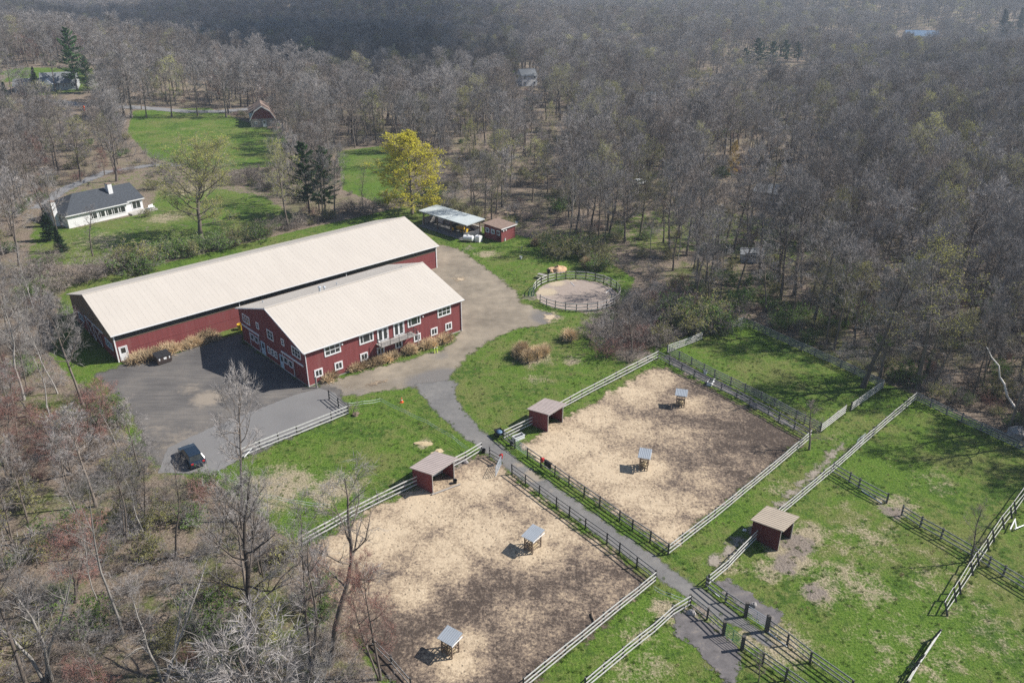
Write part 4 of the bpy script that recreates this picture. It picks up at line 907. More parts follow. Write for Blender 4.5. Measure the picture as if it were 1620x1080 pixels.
gate((1180, 975), (1212, 996), 'closed silver tube gate at the dark pad of the grass paddock', 'galv')
gate((1144, 1004), (1173, 1026), 'green tube gate at the bottom edge beside the dark pad', 'green_metal')
gate((1353, 711), (1366, 700), 'small blue grey gate let into the lane fence', 'galv', 6)
for i, (q0, q1) in enumerate((((846, 467), (839.5, 466)),)):
    pass
gp = [(846, 468), (838.5, 470), (822, 475)]
gate((846, 468), (837, 471), 'green panel gate leaning at the round pen entrance', 'green_metal', 4, 1.5)

# ------------------------------------------------------------------ rope fence lines
def rope(label, px, z=.9, r=.025, posts=True):
    pts = [Vector((*P(*q), 0)) for q in px]; o = empty('rope_fence', pts[0], 0, label, 'rope fence', 'white rope fence lines')
    for dz in (0, -.35):
        mb = MB()
        for a_, b_ in zip(pts, pts[1:]):
            n_ = 5
            for i in range(n_):
                f = lambda t: (a_-pts[0]).lerp(b_-pts[0], t)+Vector((0, 0, z+dz-.12*math.sin(math.pi*t)))
                mb.tube(f(i/n_), f((i+1)/n_), r, n=4, cap=False)
        mb.build('rope', 'tape', o)
    if posts:
        pm = MB().tube((0, 0, 0), (0, 0, z+.05), .018, n=5).mesh('stake', 'dark')
        for p in pts: link('stake', pm, o, p-pts[0])
    return o
rope('pair of white ropes looping over the lawn from the lot fence to the near paddock', [(552, 646), (575, 643.5), (603, 639), (640, 657), (676, 674), (715, 697), (742, 718)])
rope('pair of white ropes under the bare branches below the lot', [(345, 752), (372, 772), (400, 785), (440, 795), (475, 802), (525, 808)])
rope('short white rope beside the lower corner of the near paddock', [(1034, 938), (1060, 950), (1088, 958)])

# ------------------------------------------------------------------ small things
def log_(p0, p1, r, label, m='plank', name='log', cat='log', z=None):
    a_, b_ = Vector((*P(*p0), 0)), Vector((*P(*p1), 0)); mb = MB(); d = b_-a_; z = r if z is None else z; prev = Vector((0, 0, z))
    for i in range(1, 5):
        q = d*i/4+Vector((jitter(r*.5), jitter(r*.5), z)) if i < 4 else d+Vector((0, 0, z)); mb.tube(prev, q, r*(1.05-.05*i), r*(1-.05*i), 8); prev = q
    o = mb.build(name, m); o.location = a_; return tag(o, label, cat)
log_((683, 783), (728, 767), .11, 'thin grey log lying in front of the near paddock shed', 'wood_grey')
log_((936, 970), (940, 984), .12, 'short dark log lying near the lower right fence of the near paddock')
log_((903, 447), (909, 453), .06, 'white jump pole leaning inside the round pen at its upper edge', 'plastic_w', 'jump_pole', 'pole')
log_((958, 464), (968, 456), .06, 'pale jump pole lying at the right side inside the round pen', 'plastic_w', 'jump_pole', 'pole')
log_((968, 456), (974, 462), .06, 'dark jump pole touching the pale one in the round pen', 'plank', 'jump_pole', 'pole')
log_((1363, 776), (1395, 796), .06, 'fallen white fence rail under the short dark fence piece', 'plastic_w', 'loose_rail', 'rail')
log_((1121, 930), (1138, 944), .06, 'white rail dropped on the grass beside the dark rail fence', 'plastic_w', 'loose_rail', 'rail')
log_((1214, 999), (1245, 1023), .06, 'white rail lying on the grass just below the dark gate post', 'plastic_w', 'loose_rail', 'rail')
log_((387, 726), (398, 713), .06, 'white rail propped at the low end of the lot fence', 'plastic_w', 'loose_rail', 'rail', .3)
log_((1596, 843), (1604, 826), .07, 'white zigzag board piece standing beside the leaning fence at the right edge', 'plastic_w', 'loose_rail', 'rail', .5)
log_((1604, 840), (1622, 832), .07, 'white board lying at the right edge of the picture beside the leaning fence', 'plastic_w', 'loose_rail', 'rail', .3)
log_((1604, 826), (1606, 840), .07, 'slanting white board between two others at the right edge', 'plastic_w', 'loose_rail', 'rail', .35)
simple('gate_post', 'thick dark gate post at the silver gate beside the grass paddock', 'post', (1212.5, 998), MB().box(-.16, .16, -.16, .16, 0, 1.9).add([(-.16, -.16, 1.9), (.16, -.16, 1.9), (.16, .16, 1.9), (-.16, .16, 1.9), (0, 0, 2.0)], [(0, 1, 4), (1, 2, 4), (2, 3, 4), (3, 0, 4)]), 'post')
simple('gate_post', 'dark gate post between the dark fence and the silver gate', 'post', (1179, 975), MB().box(-.13, .13, -.13, .13, 0, 1.7).box(-.15, .15, -.15, .15, 1.7, 1.74), 'post')
simple('gate_post', 'dark post at the upper end of the green gate', 'post', (1144, 1004), MB().box(-.13, .13, -.13, .13, 0, 1.6).box(-.15, .15, -.15, .15, 1.6, 1.64), 'post')
simple('gate_post', 'dark post at the lower end of the green gate', 'post', (1173.5, 1027), MB().box(-.13, .13, -.13, .13, 0, 1.6).box(-.15, .15, -.15, .15, 1.6, 1.64), 'post')
simple('wood_post', 'lone wooden post by the corner of the two storey barn', 'post', (501, 613), MB().box(-.1, .1, -.1, .1, 0, 1.7).box(-.12, .12, -.12, .12, 1.7, 1.74), 'wood_grey')
simple('fence_rock', 'grey stone block on the dark pad inside the silver gate', 'rock', (1192, 958), MB().blob((0, 0, .15), (.35, .28, .28), 2, .2), 'rock')
simple('fence_rock', 'pale stone on the ground below the top fence of the near paddock', 'rock', (737, 732), MB().blob((0, 0, .1), (.35, .28, .25), 6, .2), 'rock')
simple('fence_rock', 'pale stone by the dark fence end at the bottom of the path', 'rock', (1093, 970), MB().blob((0, 0, .1), (.45, .35, .3), 9, .2), 'rock')
simple('fence_rock', 'small white stone on the lane left of the grass paddock shed', 'rock', (1178, 839), MB().blob((0, 0, .05), (.22, .18, .18), 12, .2), 'plastic_w')
simple('fence_rock', 'large pale rock among the trees at the far right edge', 'rock', (1606, 688), MB().blob((0, 0, .3), (1.1, .9, .9), 15, .2), 'rock')
simple('sand_heap', 'orange sand heap on the grass above the round pen', 'sand heap', (883, 428), MB().blob((0, 0, 0), (1.8, 1.3, .8), 21, .35, nu=24, nv=8, half=True).blob((-1.1, -.7, 0), (.9, .6, .4), 23, .3, half=True), 'sand')
simple('sand_heap', 'small orange sand heap at the foot of the brush right of the pen', 'sand heap', (982, 507), MB().blob((0, 0, 0), (1.0, .8, .5), 22, .35, half=True), 'sand')
simple('hay_heap', 'pale hay heap on the lawn above the near paddock fence', 'hay heap', (668, 702), MB().blob((0, 0, 0), (1.1, .5, .16), 31, .45, nu=22, nv=5, half=True), 'hay')
simple('hay_heap', 'smaller hay heap on the lawn close to the near paddock shed', 'hay heap', (692, 715), MB().blob((0, 0, 0), (.6, .42, .16), 33, .45, nu=20, nv=5, half=True), 'hay')
# picnic table
pt = empty('picnic_table', G(858, 440), R(-38), 'grey wooden picnic table on the grass left of the round pen', 'picnic table')
q = MB();
for i in range(5): q.box(-1.0, 1.0, -.40+i*.165, -.255+i*.165, .72, .76)
q.build('tabletop', 'wood_grey', pt)
for s in (-1, 1): MB().box(-1.0, 1.0, s*.72-.14, s*.72+.14, .43, .47).build('bench_seat', 'wood_grey', pt)
for x in (-.7, .7):
    q = MB(); q.bar((x, -.6, 0), (x, -.1, .72), .05, .1); q.bar((x, .6, 0), (x, .1, .72), .05, .1); q.bar((x, -.75, .42), (x, .75, .42), .05, .1); q.build('leg_frame', 'plank', pt)
# water troughs, carts, buckets
def trough(px, rz, label, m='plastic_w'):
    o = empty('water_trough', G(*px), rz, label, 'trough'); q = MB()
    q.box(-.75, .75, -.35, -.30, 0, .55); q.box(-.75, .75, .30, .35, 0, .55); q.box(-.75, -.70, -.30, .30, 0, .55); q.box(.70, .75, -.30, .30, 0, .55); q.box(-.7, .7, -.3, .3, 0, .06)
    q.build('tub', m, o); MB().box(-.70, .70, -.30, .30, .38, .40).build('water', 'glass', o)
    MB().box(-.8, .8, -.4, -.35, .5, .56).build('rim', m, o); return o
trough((820, 694), R(35), 'white water trough beside the silver gate in the far paddock')
trough((1124, 607), R(60), 'white water trough on the bare strip between the double fences')
def cart(px, rz, label):
    o = empty('garden_cart', G(*px), rz, label, 'cart'); q = MB()
    q.add([(-.45, -.35, .35), (.45, -.35, .35), (.45, .35, .35), (-.45, .35, .35), (-.65, -.5, .85), (.65, -.5, .85), (.65, .5, .85), (-.65, .5, .85)], [(3, 2, 1, 0), (0, 1, 5, 4), (1, 2, 6, 5), (2, 3, 7, 6), (3, 0, 4, 7)]); q.build('tub', 'black', o)
    for s in (-1, 1):
        w2 = MB().tube((.3, s*.45, .25), (.3, s*.5, .25), .25, n=14).build('wheel', 'tyre', o); MB().tube((-.5, s*.35, .75), (-1.2, s*.3, .9), .025, n=6).build('handle', 'galv', o)
    MB().blob((0, 0, .6), (.5, .38, .3), 4, .2, half=True).build('load', 'blue_roof', o)
cart((790, 690), R(120), 'black cart loaded with blue grey stuff beside the path at the far paddock corner')
def bucket(px, label, m='black', s=1.0):
    o = empty('bucket', G(*px), 0, label, 'bucket'); q = MB(); q.tube((0, 0, 0), (0, 0, .38*s), .15*s, .2*s, 14, cap=False); q.tube((0, 0, .01), (0, 0, .03), .15*s, n=14); q.build('pail', m, o)
    h_ = MB(); pr = None
    for i in range(9):
        a_ = math.pi*i/8; p_ = (.2*s*math.cos(a_), 0, .38*s+.14*s*math.sin(a_))
        if pr: h_.tube(pr, p_, .008, n=4)
        pr = p_
    h_.build('handle', 'galv', o)
bucket((1115.5, 591), 'white bucket between the double fences of the far paddock', 'plastic_w', 1.5)
bucket((765, 716), 'black bucket on the grass by the short dark fence left of the path', 'black', 1.4)
bucket((810, 704), 'black bucket on the grass beside the white trough', 'black', 1.4)
bucket((720, 764), 'dark bucket at the right front corner of the near paddock shed', 'black', 1.3)
bucket((381, 521), 'yellow green tub at the rear corner of the two storey barn', 'yellow', 2.6)
bucket((868, 432.5), 'dark bucket between picnic table and the sand heap', 'dark', 1.8)
bucket((798, 381), 'white bucket on the grass in front of the small red shed', 'plastic_w', 1.8)
bucket((824, 409.5), 'white bucket alone on the grass above the pen', 'plastic_w', 1.4)
cn = empty('traffic_cone', G(635.5, 636), 0, 'orange traffic cone on the lawn below the drive', 'cone')
MB().tube((0, 0, .04), (0, 0, .75), .18, .03, 14).build('cone', 'orange', cn); MB().box(-.24, .24, -.24, .24, 0, .04).build('base', 'orange', cn); MB().tube((0, 0, .32), (0, 0, .45), .125, .095, 14, cap=False).build('band', 'plastic_w', cn)
for px, nm in (((687.5, 558.5), 'left yellow green marker post on the grass before the two storey barn'), ((691.5, 557.5), 'right yellow green marker post on the grass before the two storey barn')):
    o = empty('marker_post', G(*px), 0, nm, 'marker post', 'yellow green marker posts'); MB().tube((0, 0, 0), (0, 0, .85), .12, .07, 10).build('post', 'yellow_green', o); MB().tube((0, 0, .85), (0, 0, .93), .09, .03, 10).build('cap', 'plastic_w', o)
# things hung on fences
p = P(793, 735); bk_ = MB().blob((0, 0, 1.35), (.22, .12, .25), 5, .25).blob((0.05, 0, 1.1), (.14, .1, .25), 7, .2); o = bk_.build('red_halter', 'redp'); o.location = (p[0], p[1], 0); tag(o, 'red halter bundle hanging on the gate post of the near paddock', 'halter')
p = P(861, 741); q = P(873, 749); bl = MB(); az_ = ang(p, q)
for i in range(7): bl.box(-.55+i*.17, -.55+i*.17+.155, -.14, -.09+.02*(i % 2), .62+.05*math.sin(i), 1.36, 0)
bl.box(-.55, .62, -.14, .12, 1.34, 1.40)
o = bl.build('saddle_blanket', 'black'); o.location = ((p[0]+q[0])/2, (p[1]+q[1])/2, 0); o.rotation_euler = (0, 0, az_); tag(o, 'black blanket draped over the dark fence right of the path', 'blanket')
bl = MB().box(-.16, .16, -.16, .13, 1.1, 1.43).box(-.14, .14, -.20, -.16, .9, 1.3); o = bl.build('red_blanket', 'redp'); o.location = (p[0]-.15, p[1]+.1, 0); o.rotation_euler = (0, 0, az_); tag(o, 'dark red cloth hung over the fence beside the black blanket', 'cloth')
# stump
st = MB().tube((0, 0, 0), (0, 0, .3), .4, .34, 12).blob((.2, .1, .25), (.4, .3, .15), 3, .3); simple('tree_stump', 'low brown stump on the lawn by the corner of the lot fence', 'stump', (562, 657), st, 'plank')
sg = MB().tube((0, 0, 0), (0, 0, 1.4), .04, n=6).box(-.3, .3, -.02, .02, 1.0, 1.6); simple('sign_post', 'small white board on a post beside the country road at the far left', 'sign', (137, 178), sg, 'plastic_w')
sg = MB().tube((0, 0, 0), (0, 0, 1.2), .12, n=8).blob((0, 0, 1.5), (.35, .3, .5), 3, .15); simple('mailbox', 'orange and white mailbox post beside the country road', 'mailbox', (134, 176), sg, 'orange')
hp = MB().tube((0, 0, 0), (0, 0, .9), .05, n=6).tube((0, 0, .8), (.3, 0, .95), .04, n=6); simple('water_hydrant', 'thin grey standpipe on the grass right of the small red shed', 'standpipe', (824.5, 397), hp, 'galv')

# ------------------------------------------------------------------ trees
def twigmat(name, c, var=.25, trans=0):
    m, nt, b = newmat(name); oi = N(nt, 'ShaderNodeObjectInfo'); p = N(nt, 'ShaderNodeTexCoord').outputs['Object']
    f = noise(nt, p, .5, 3); lo = tuple(x*(1-var) for x in c); hi = tuple(min(1, x*(1+var)) for x in c)
    col = ramp(nt, f, [(.35, lo), (.65, hi)])
    rnd = mth(nt, 'MULTIPLY_ADD', oi.outputs['Random'], .62, .72)
    hs = N(nt, 'ShaderNodeHueSaturation'); nt.links.new(rnd, hs.inputs['Value']); nt.links.new(col, hs.inputs['Color'])
    col = hs.outputs[0]
    nt.links.new(col, b.inputs['Base Color']); b.inputs['Roughness'].default_value = .9; b.inputs['Specular IOR Level'].default_value = .1
    if trans:
        t = N(nt, 'ShaderNodeBsdfTranslucent'); nt.links.new(col, t.inputs['Color']); mx = N(nt, 'ShaderNodeMixShader'); mx.inputs[0].default_value = trans
        nt.links.new(b.outputs[0], mx.inputs[1]); nt.links.new(t.outputs[0], mx.inputs[2]); nt.links.new(mx.outputs[0], nt.nodes['Material Output'].inputs['Surface'])
    return m
T = {'bark': twigmat('grey_brown_bark', (.155, .130, .110)), 'bark_pale': twigmat('pale_bark', (.28, .262, .24)), 'bark_dark': twigmat('dark_bark', (.075, .064, .056)),
     'twig': twigmat('grey_twig', (.252, .234, .224)), 'twig_pale': twigmat('pale_twig', (.235, .218, .205)), 'twig_brown': twigmat('brown_twig', (.228, .195, .172)),
     'twig_red': twigmat('red_bud_twig', (.235, .145, .125)), 'bud_red': twigmat('red_bud', (.30, .13, .10), trans=.3), 'bud_yellow': twigmat('yellow_green_bud', (.46, .45, .13), trans=.4),
     'leaf_bright': twigmat('bright_yellow_leaf', (.48, .44, .05), trans=.4), 'leaf_olive': twigmat('olive_leaf', (.33, .32, .11), trans=.35), 'leaf_green': twigmat('fresh_green_leaf', (.15, .24, .055), trans=.35),
     'needle': twigmat('pine_needle', (.05, .105, .035), trans=.1), 'needle_dark': twigmat('dark_needle', (.03, .058, .028), trans=.1), 'straw': twigmat('dry_grass_stem', (.66, .52, .34), trans=.3),
     'orange': twigmat('orange_willow_twig', (.34, .25, .09), trans=.3)}
def unit(v): return v/(np.linalg.norm(v, axis=-1, keepdims=True)+1e-9)
def grow(g, start, dirs, ln, K, wob, up):
    n = len(start); pts = np.empty((n, K+1, 3)); pts[:, 0] = start; d = unit(dirs); st = (ln/K)[:, None]
    for i in range(K):
        pts[:, i+1] = pts[:, i]+d*st; d = unit(d+g.normal(0, wob, (n, 3))+np.array([0, 0, up]))
    return pts
def rads(r, K, tip=.25): t = np.linspace(0, 1, K+1); return r[:, None]*(1-(1-tip)*t[None])
def along(pts, rad, idx, t):
    K = pts.shape[1]-1; f = t*K; i = np.minimum(f.astype(int), K-1); u = (f-i)[:, None]
    p = pts[idx, i]*(1-u)+pts[idx, i+1]*u; return p, unit(pts[idx, i+1]-pts[idx, i]), rad[idx, i]*(1-u[:, 0])+rad[idx, i+1]*u[:, 0]
def spread(g, d, angle):
    n = len(d); r = unit(g.normal(0, 1, (n, 3))); s = unit(np.cross(d, r)); a = angle[:, None]; return d*np.cos(a)+s*np.sin(a)
class TM:
    "collects tubes, ribbons and leaves of a tree"
    def __init__(s): s.V = []; s.Q = []; s.T_ = []; s.qm = []; s.tm = []; s.n = 0
    def tubes(s, pts, rad, S, m):
        n, K = pts.shape[:2]; t = np.empty_like(pts); t[:, :-1] = pts[:, 1:]-pts[:, :-1]; t[:, -1] = t[:, -2]; t = unit(t)
        ref = np.where(abs(t[..., 2:3]) > .9, np.array([1., 0, 0]), np.array([0, 0, 1.])); a = unit(np.cross(t, ref)); b = np.cross(t, a)
        th = np.arange(S)*2*math.pi/S
        ring = pts[:, :, None]+rad[:, :, None, None]*(a[:, :, None]*np.cos(th)[:, None]+b[:, :, None]*np.sin(th)[:, None])
        I = np.arange(n*K*S).reshape(n, K, S)+s.n; J = np.roll(I, -1, 2)
        q = np.stack([I[:, :-1], J[:, :-1], J[:, 1:], I[:, 1:]], -1).reshape(-1, 4)
        s.V.append(ring.reshape(-1, 3)); s.n += n*K*S; s.Q.append(q); s.qm.append(np.full(len(q), m))
    def ribbons(s, g, a, b, w, m):
        d = unit(b-a); sd = unit(np.cross(d, unit(g.normal(0, 1, a.shape))))*w[:, None]/2
        V = np.stack([a-sd, a+sd, b], 1).reshape(-1, 3); I = np.arange(len(a)*3).reshape(-1, 3)+s.n
        s.V.append(V); s.n += len(V); s.T_.append(I); s.tm.append(np.full(len(I), m))
    def leaves(s, g, c, size, m, upb=0):
        n_ = unit(g.normal(0, 1, c.shape)+np.array([0, 0, upb])); r = unit(g.normal(0, 1, c.shape)); a = unit(np.cross(n_, r)); b = np.cross(n_, a)
        sz = (size*g.uniform(.6, 1.3, len(c)))[:, None]
        V = np.stack([c-a*sz*.5, c+b*sz*.4, c+a*sz*.5, c-b*sz*.4], 1).reshape(-1, 3); I = np.arange(len(c)*4).reshape(-1, 4)+s.n
        s.V.append(V); s.n += len(V); s.Q.append(I); s.qm.append(np.full(len(I), m))
    def mesh(s, name, mats):
        V = np.concatenate(s.V); Q = np.concatenate(s.Q) if s.Q else np.zeros((0, 4), int); Tt = np.concatenate(s.T_) if s.T_ else np.zeros((0, 3), int)
        return fastmesh(name, V, Q, Tt, np.concatenate(s.qm) if s.qm else np.zeros(0), np.concatenate(s.tm) if s.tm else np.zeros(0), mats)
def join(a, b):
    "two collectors into one mesh: b's materials follow a's"
    o = TM(); o.V = a.V+b.V; o.Q = a.Q+[q+a.n for q in b.Q]; o.T_ = a.T_+[t+a.n for t in b.T_]; o.qm = a.qm+[m+1 for m in b.qm]; o.tm = a.tm+[m+1 for m in b.tm]; o.n = a.n+b.n; return o
def deciduous(seed, H=17, bole=.4, crown=.36, n=(14, 6, 6, 5), tr=.2, lean=0, stems=1, leaf=0, leafsize=.2, tw=.035, a0=70, a1=22, twl=.75, wob=.10, shape='round', up=.12):
    "unit: metres; returns trunk collector, crown collector (slots: limb bark, twig, leaf)"
    g = np.random.default_rng(seed); tk, cr = TM(), TM(); K = 9
    st = np.zeros((stems, 3)); st[:, :2] = g.normal(0, .12*stems**.5 if stems > 1 else 0, (stems, 2))
    d = unit(np.stack([g.normal(lean, .05+.10*(stems > 1), stems), g.normal(0, .05+.10*(stems > 1), stems), np.ones(stems)], -1))
    hl = H*g.uniform(.8, 1, stems); hl[0] = H
    tp = grow(g, st, d, hl, K, wob*.55, .06); r0 = tr*g.uniform(.75, 1, stems); r0[0] = tr
    trd = r0[:, None]*(1-np.linspace(0, 1, K+1)[None])**.75+.02; trd[:, 0] *= 1.35
    tk.tubes(tp, trd, 7, 0)
    n1 = n[0]*stems; idx = np.arange(n1) % stems; t = bole+(1-bole)*(np.arange(n1)//stems+g.uniform(0, 1, n1))/n[0]; t = np.minimum(t, .985)
    p, td, tr_ = along(tp, trd, idx, t); az = np.arange(n1)*2.4+g.uniform(0, .8, n1); u = (t-bole)/(1-bole)
    inc = np.radians(a0+(a1-a0)*u+g.normal(0, 7, n1)); hd = np.stack([np.cos(az), np.sin(az), np.zeros(n1)], -1)
    dd = hd*np.sin(inc)[:, None]+np.array([0, 0, 1])*np.cos(inc)[:, None]
    prof = {'round': .55+.75*np.sin(np.pi*np.clip(u*.85+.12, 0, 1)), 'wide': 1.25-.6*u, 'cone': 1.15-.9*u}[shape]
    l1 = H*crown*prof*g.uniform(.75, 1.1, n1)*.8
    p1 = grow(g, p, dd, l1, 5, wob, up); r1 = rads(np.minimum(tr_*.62, .018*l1+.02), 5, .2); cr.tubes(p1, r1, 4, 0)
    def kids(pp, rr, ll, k, ang_, ratio, K_, S, m, minr, t0=.2):
        nn = len(pp)*k; ix = np.repeat(np.arange(len(pp)), k); tt = np.tile((np.arange(k)+.5)/k, len(pp))*(1-t0)+t0+g.uniform(-.06, .06, nn); tt = np.clip(tt, .05, .99)
        q, dq, rq = along(pp, rr, ix, tt); dn = spread(g, dq, np.radians(g.normal(ang_, 10, nn))); dn[:, 2] += .12
        l_ = ll[ix]*ratio*(1.2-.6*tt)*g.uniform(.7, 1.25, nn); pq = grow(g, q, dn, l_, K_, wob*1.3, up*.8); rq2 = rads(np.maximum(rq*.6, minr), K_, .4); cr.tubes(pq, rq2, S, m); return pq, rq2, l_
    # leader top counts as a limb
    p2, r2, l2 = kids(p1, r1, l1, n[1], 42, .48, 3, 3, 0, .012)
    p3, r3, l3 = kids(p2, r2, l2, n[2], 40, .55, 2, 3, 1, tw*.32)
    nn = len(p3)*n[3]; ix = np.repeat(np.arange(len(p3)), n[3]); tt = np.clip(np.tile((np.arange(n[3])+.7)/n[3], len(p3))+g.uniform(-.1, .1, nn), .1, 1)
    q, dq, _ = along(p3, r3, ix, tt); dn = spread(g, dq, np.radians(g.normal(38, 14, nn))); dn[:, 2] += .15; e = q+unit(dn)*(twl*g.uniform(.5, 1.3, nn))[:, None]
    cr.ribbons(g, q, e, np.full(nn, tw)*g.uniform(.7, 1.3, nn), 1)
    if leaf:
        k = int(leaf*nn); s = g.integers(0, nn, k); c = q[s]+(e[s]-q[s])*g.uniform(.3, 1.1, (k, 1))+g.normal(0, .08, (k, 3)); cr.leaves(g, c, leafsize, 2)
    return tk, cr
def conifer(seed, H=18, base=.12, w_=.2, whorls=18, per=7, tufts=9, size=.55, droop=-.05, tr=.22, irregular=.15, pine=False):
    g = np.random.default_rng(seed); tk, cr = TM(), TM()
    tp = grow(g, np.zeros((1, 3)), np.array([[g.normal(0, .03), g.normal(0, .03), 1]]), np.array([H]), 8, .02, .05); trd = tr*(1-np.linspace(0, 1, 9)[None])**.9+.02; tk.tubes(tp, trd, 7, 0)
    nn = whorls*per; t = base+(1-base)*np.repeat((np.arange(whorls)+.3)/whorls, per); t = np.minimum(t+g.normal(0, .008 if pine else .012, nn), .985)
    p, _, rr = along(tp, trd, np.zeros(nn, int), np.clip(t, 0, .99)); az = g.uniform(0, 2*math.pi, nn); u = (t-base)/(1-base)
    pr = (np.sin(np.pi*np.clip(.25+.75*u, 0, 1))*.9+.1) if pine else (1.03-u)
    l_ = H*w_*pr*g.uniform(1-irregular*2.2, 1+irregular, nn); el = (.05+.55*u if pine else -.15+.5*u)
    d = np.stack([np.cos(az)*np.cos(el), np.sin(az)*np.cos(el), np.sin(el)], -1); bp = grow(g, p, d, l_, 4, .05, .05 if pine else .03); br = rads(np.minimum(rr*.5, .05), 4, .3); cr.tubes(bp, br, 3, 0)
    m = nn*tufts; ix = np.repeat(np.arange(nn), tufts); tt = np.tile(np.linspace(.35 if pine else .15, 1, tufts), nn)
    q, dq, _ = along(bp, br, ix, tt); side = unit(np.cross(dq, [0, 0, 1.]))
    per_ = 7
    q = np.repeat(q, per_, 0); dq = np.repeat(dq, per_, 0); sd = np.repeat(side, per_, 0)
    k = len(q); wl = np.repeat(np.repeat(l_, tufts), per_)*.22*(1.15-np.repeat(tt, per_))+.12
    c = q+sd*(g.uniform(-1, 1, k)*wl)[:, None]+np.array([0, 0, 1])*g.normal(.02, .13 if pine else .08, k)[:, None]
    e = c+unit(dq+sd*g.uniform(-1, 1, (k, 1))+np.array([0, 0, .25 if pine else -.15])+g.normal(0, .2, (k, 3)))*(size*g.uniform(.5, 1.2, k))[:, None]
    cr.ribbons(g, c, e, np.full(k, size*.42)*g.uniform(.6, 1.2, k), 1)
    return tk, cr
def shrub(seed, H=2.5, w_=1.6, stems=16, leaf=0, leafsize=.16, tw=.03, n=(5, 5, 4), spreadA=38):
    g = np.random.default_rng(seed); cr = TM(); st = np.zeros((stems, 3)); st[:, :2] = g.normal(0, w_*.22, (stems, 2))
    inc = np.radians(abs(g.normal(spreadA, 16, stems))); az = g.uniform(0, 2*math.pi, stems); d = np.stack([np.cos(az)*np.sin(inc), np.sin(az)*np.sin(inc), np.cos(inc)], -1)
    ll = H*g.uniform(.65, 1.1, stems); pp = grow(g, st, d, ll, 4, .14, .05); rr = rads(np.full(stems, .03), 4, .3); cr.tubes(pp, rr, 3, 0)
    for lv in range(2):
        k = n[lv]; nn = len(pp)*k; ix = np.repeat(np.arange(len(pp)), k); tt = np.clip(g.uniform(.2, 1, nn), .05, .99); q, dq, rq = along(pp, rr, ix, tt)
        dn = spread(g, dq, np.radians(g.normal(42, 12, nn))); ll = ll[ix]*.45*g.uniform(.6, 1.3, nn); pp = grow(g, q, dn, ll, 2, .15, .05); rr = rads(np.maximum(rq*.6, .009), 2, .5); cr.tubes(pp, rr, 3, 1)
    nn = len(pp)*n[2]; ix = np.repeat(np.arange(len(pp)), n[2]); q, dq, _ = along(pp, rr, ix, np.clip(g.uniform(.3, 1, nn), 0, .99)); dn = spread(g, dq, np.radians(g.normal(38, 12, nn))); e = q+dn*(H*.14*g.uniform(.5, 1.3, nn))[:, None]
    cr.ribbons(g, q, e, np.full(nn, tw), 1)
    if leaf: k = int(leaf*nn); s = g.integers(0, nn, k); cr.leaves(g, q[s]+(e[s]-q[s])*g.uniform(.2, 1.1, (k, 1)), leafsize, 2)
    return None, cr
def grasses(seed, H=1.5, w_=.7, blades=900, tw=.03, fl=.4):
    g = np.random.default_rng(seed); cr = TM(); a = np.zeros((blades, 3)); r = w_*.32*np.sqrt(g.uniform(0, 1, blades)); az = g.uniform(0, 2*math.pi, blades); a[:, 0] = r*np.cos(az); a[:, 1] = r*np.sin(az)
    inc = np.radians(abs(g.normal(0, 24, blades))*fl/.4); az2 = az+g.normal(0, .7, blades); d = np.stack([np.cos(az2)*np.sin(inc), np.sin(az2)*np.sin(inc), np.cos(inc)], -1)
    pp = grow(g, a, d, H*g.uniform(.55, 1.1, blades), 2, .12, -.18*fl); cr.tubes(pp, rads(np.full(blades, tw*.4), 2, .5), 3, 0); cr.ribbons(g, pp[:, 1], pp[:, 1]+unit(pp[:, 2]-pp[:, 1]+g.normal(0, .35, (blades, 3)))*H*.3, np.full(blades, tw*1.5), 0)
    return None, cr

# kinds: builder, materials (trunk, limb, twig, leaf), variants
KIND = {}
def kind(k, name, cat, fn, mats, variants, near=None): KIND[k] = dict(name=name, cat=cat, fn=fn, mats=mats, var=variants, cache={})
dk = lambda **k: [dict(seed=s, **k) for s in (1, 2, 3)]
kind('tall', 'bare_tree', 'tree', deciduous, ('bark', 'bark', 'twig'), [dict(seed=s, H=17, bole=.42, crown=.30, n=(15, 6, 6, 5), tw=.042, twl=.8) for s in (1, 2, 3, 4)])
kind('tall_brown', 'bare_tree', 'tree', deciduous, ('bark', 'bark', 'twig_brown'), [dict(seed=s, H=16, bole=.38, crown=.31, n=(14, 6, 6, 5), tw=.042, twl=.8) for s in (5, 6, 7)])
kind('oak', 'bare_tree', 'tree', deciduous, ('bark', 'bark', 'twig'), [dict(seed=s, H=17, bole=.30, crown=.42, n=(14, 7, 6, 6), tr=.3, wob=.15, shape='wide', tw=.04) for s in (11, 12)])
kind('oak_near', 'bare_tree', 'tree', deciduous, ('bark_dark', 'bark_dark', 'twig'), [dict(seed=s, H=17, bole=.36, crown=.38, n=(13, 7, 6, 5), tr=.27, wob=.19, shape='wide', tw=.017, twl=.5) for s in (13, 14)])
kind('birch', 'pale_tree', 'tree', deciduous, ('bark_pale', 'bark_pale', 'twig_pale'), [dict(seed=s, H=15, bole=.45, crown=.23, n=(13, 5, 5, 4), tr=.10, wob=.13, a0=50, a1=18, tw=.016, twl=.5, lean=.06) for s in (21, 22, 23)])
kind('birch_multi', 'pale_tree', 'tree', deciduous, ('bark_pale', 'bark_pale', 'twig_pale'), [dict(seed=s, H=12, bole=.30, crown=.27, n=(8, 5, 5, 4), tr=.12, stems=3, wob=.16, a0=45, a1=18, tw=.016, twl=.5) for s in (24, 25)])
kind('slim', 'bare_tree', 'tree', deciduous, ('bark', 'bark', 'twig'), [dict(seed=s, H=13, bole=.35, crown=.22, n=(14, 5, 5, 4), tr=.11, wob=.12, a0=52, a1=20, tw=.017, twl=.5, stems=st) for s, st in ((26, 1), (27, 2), (28, 1))])
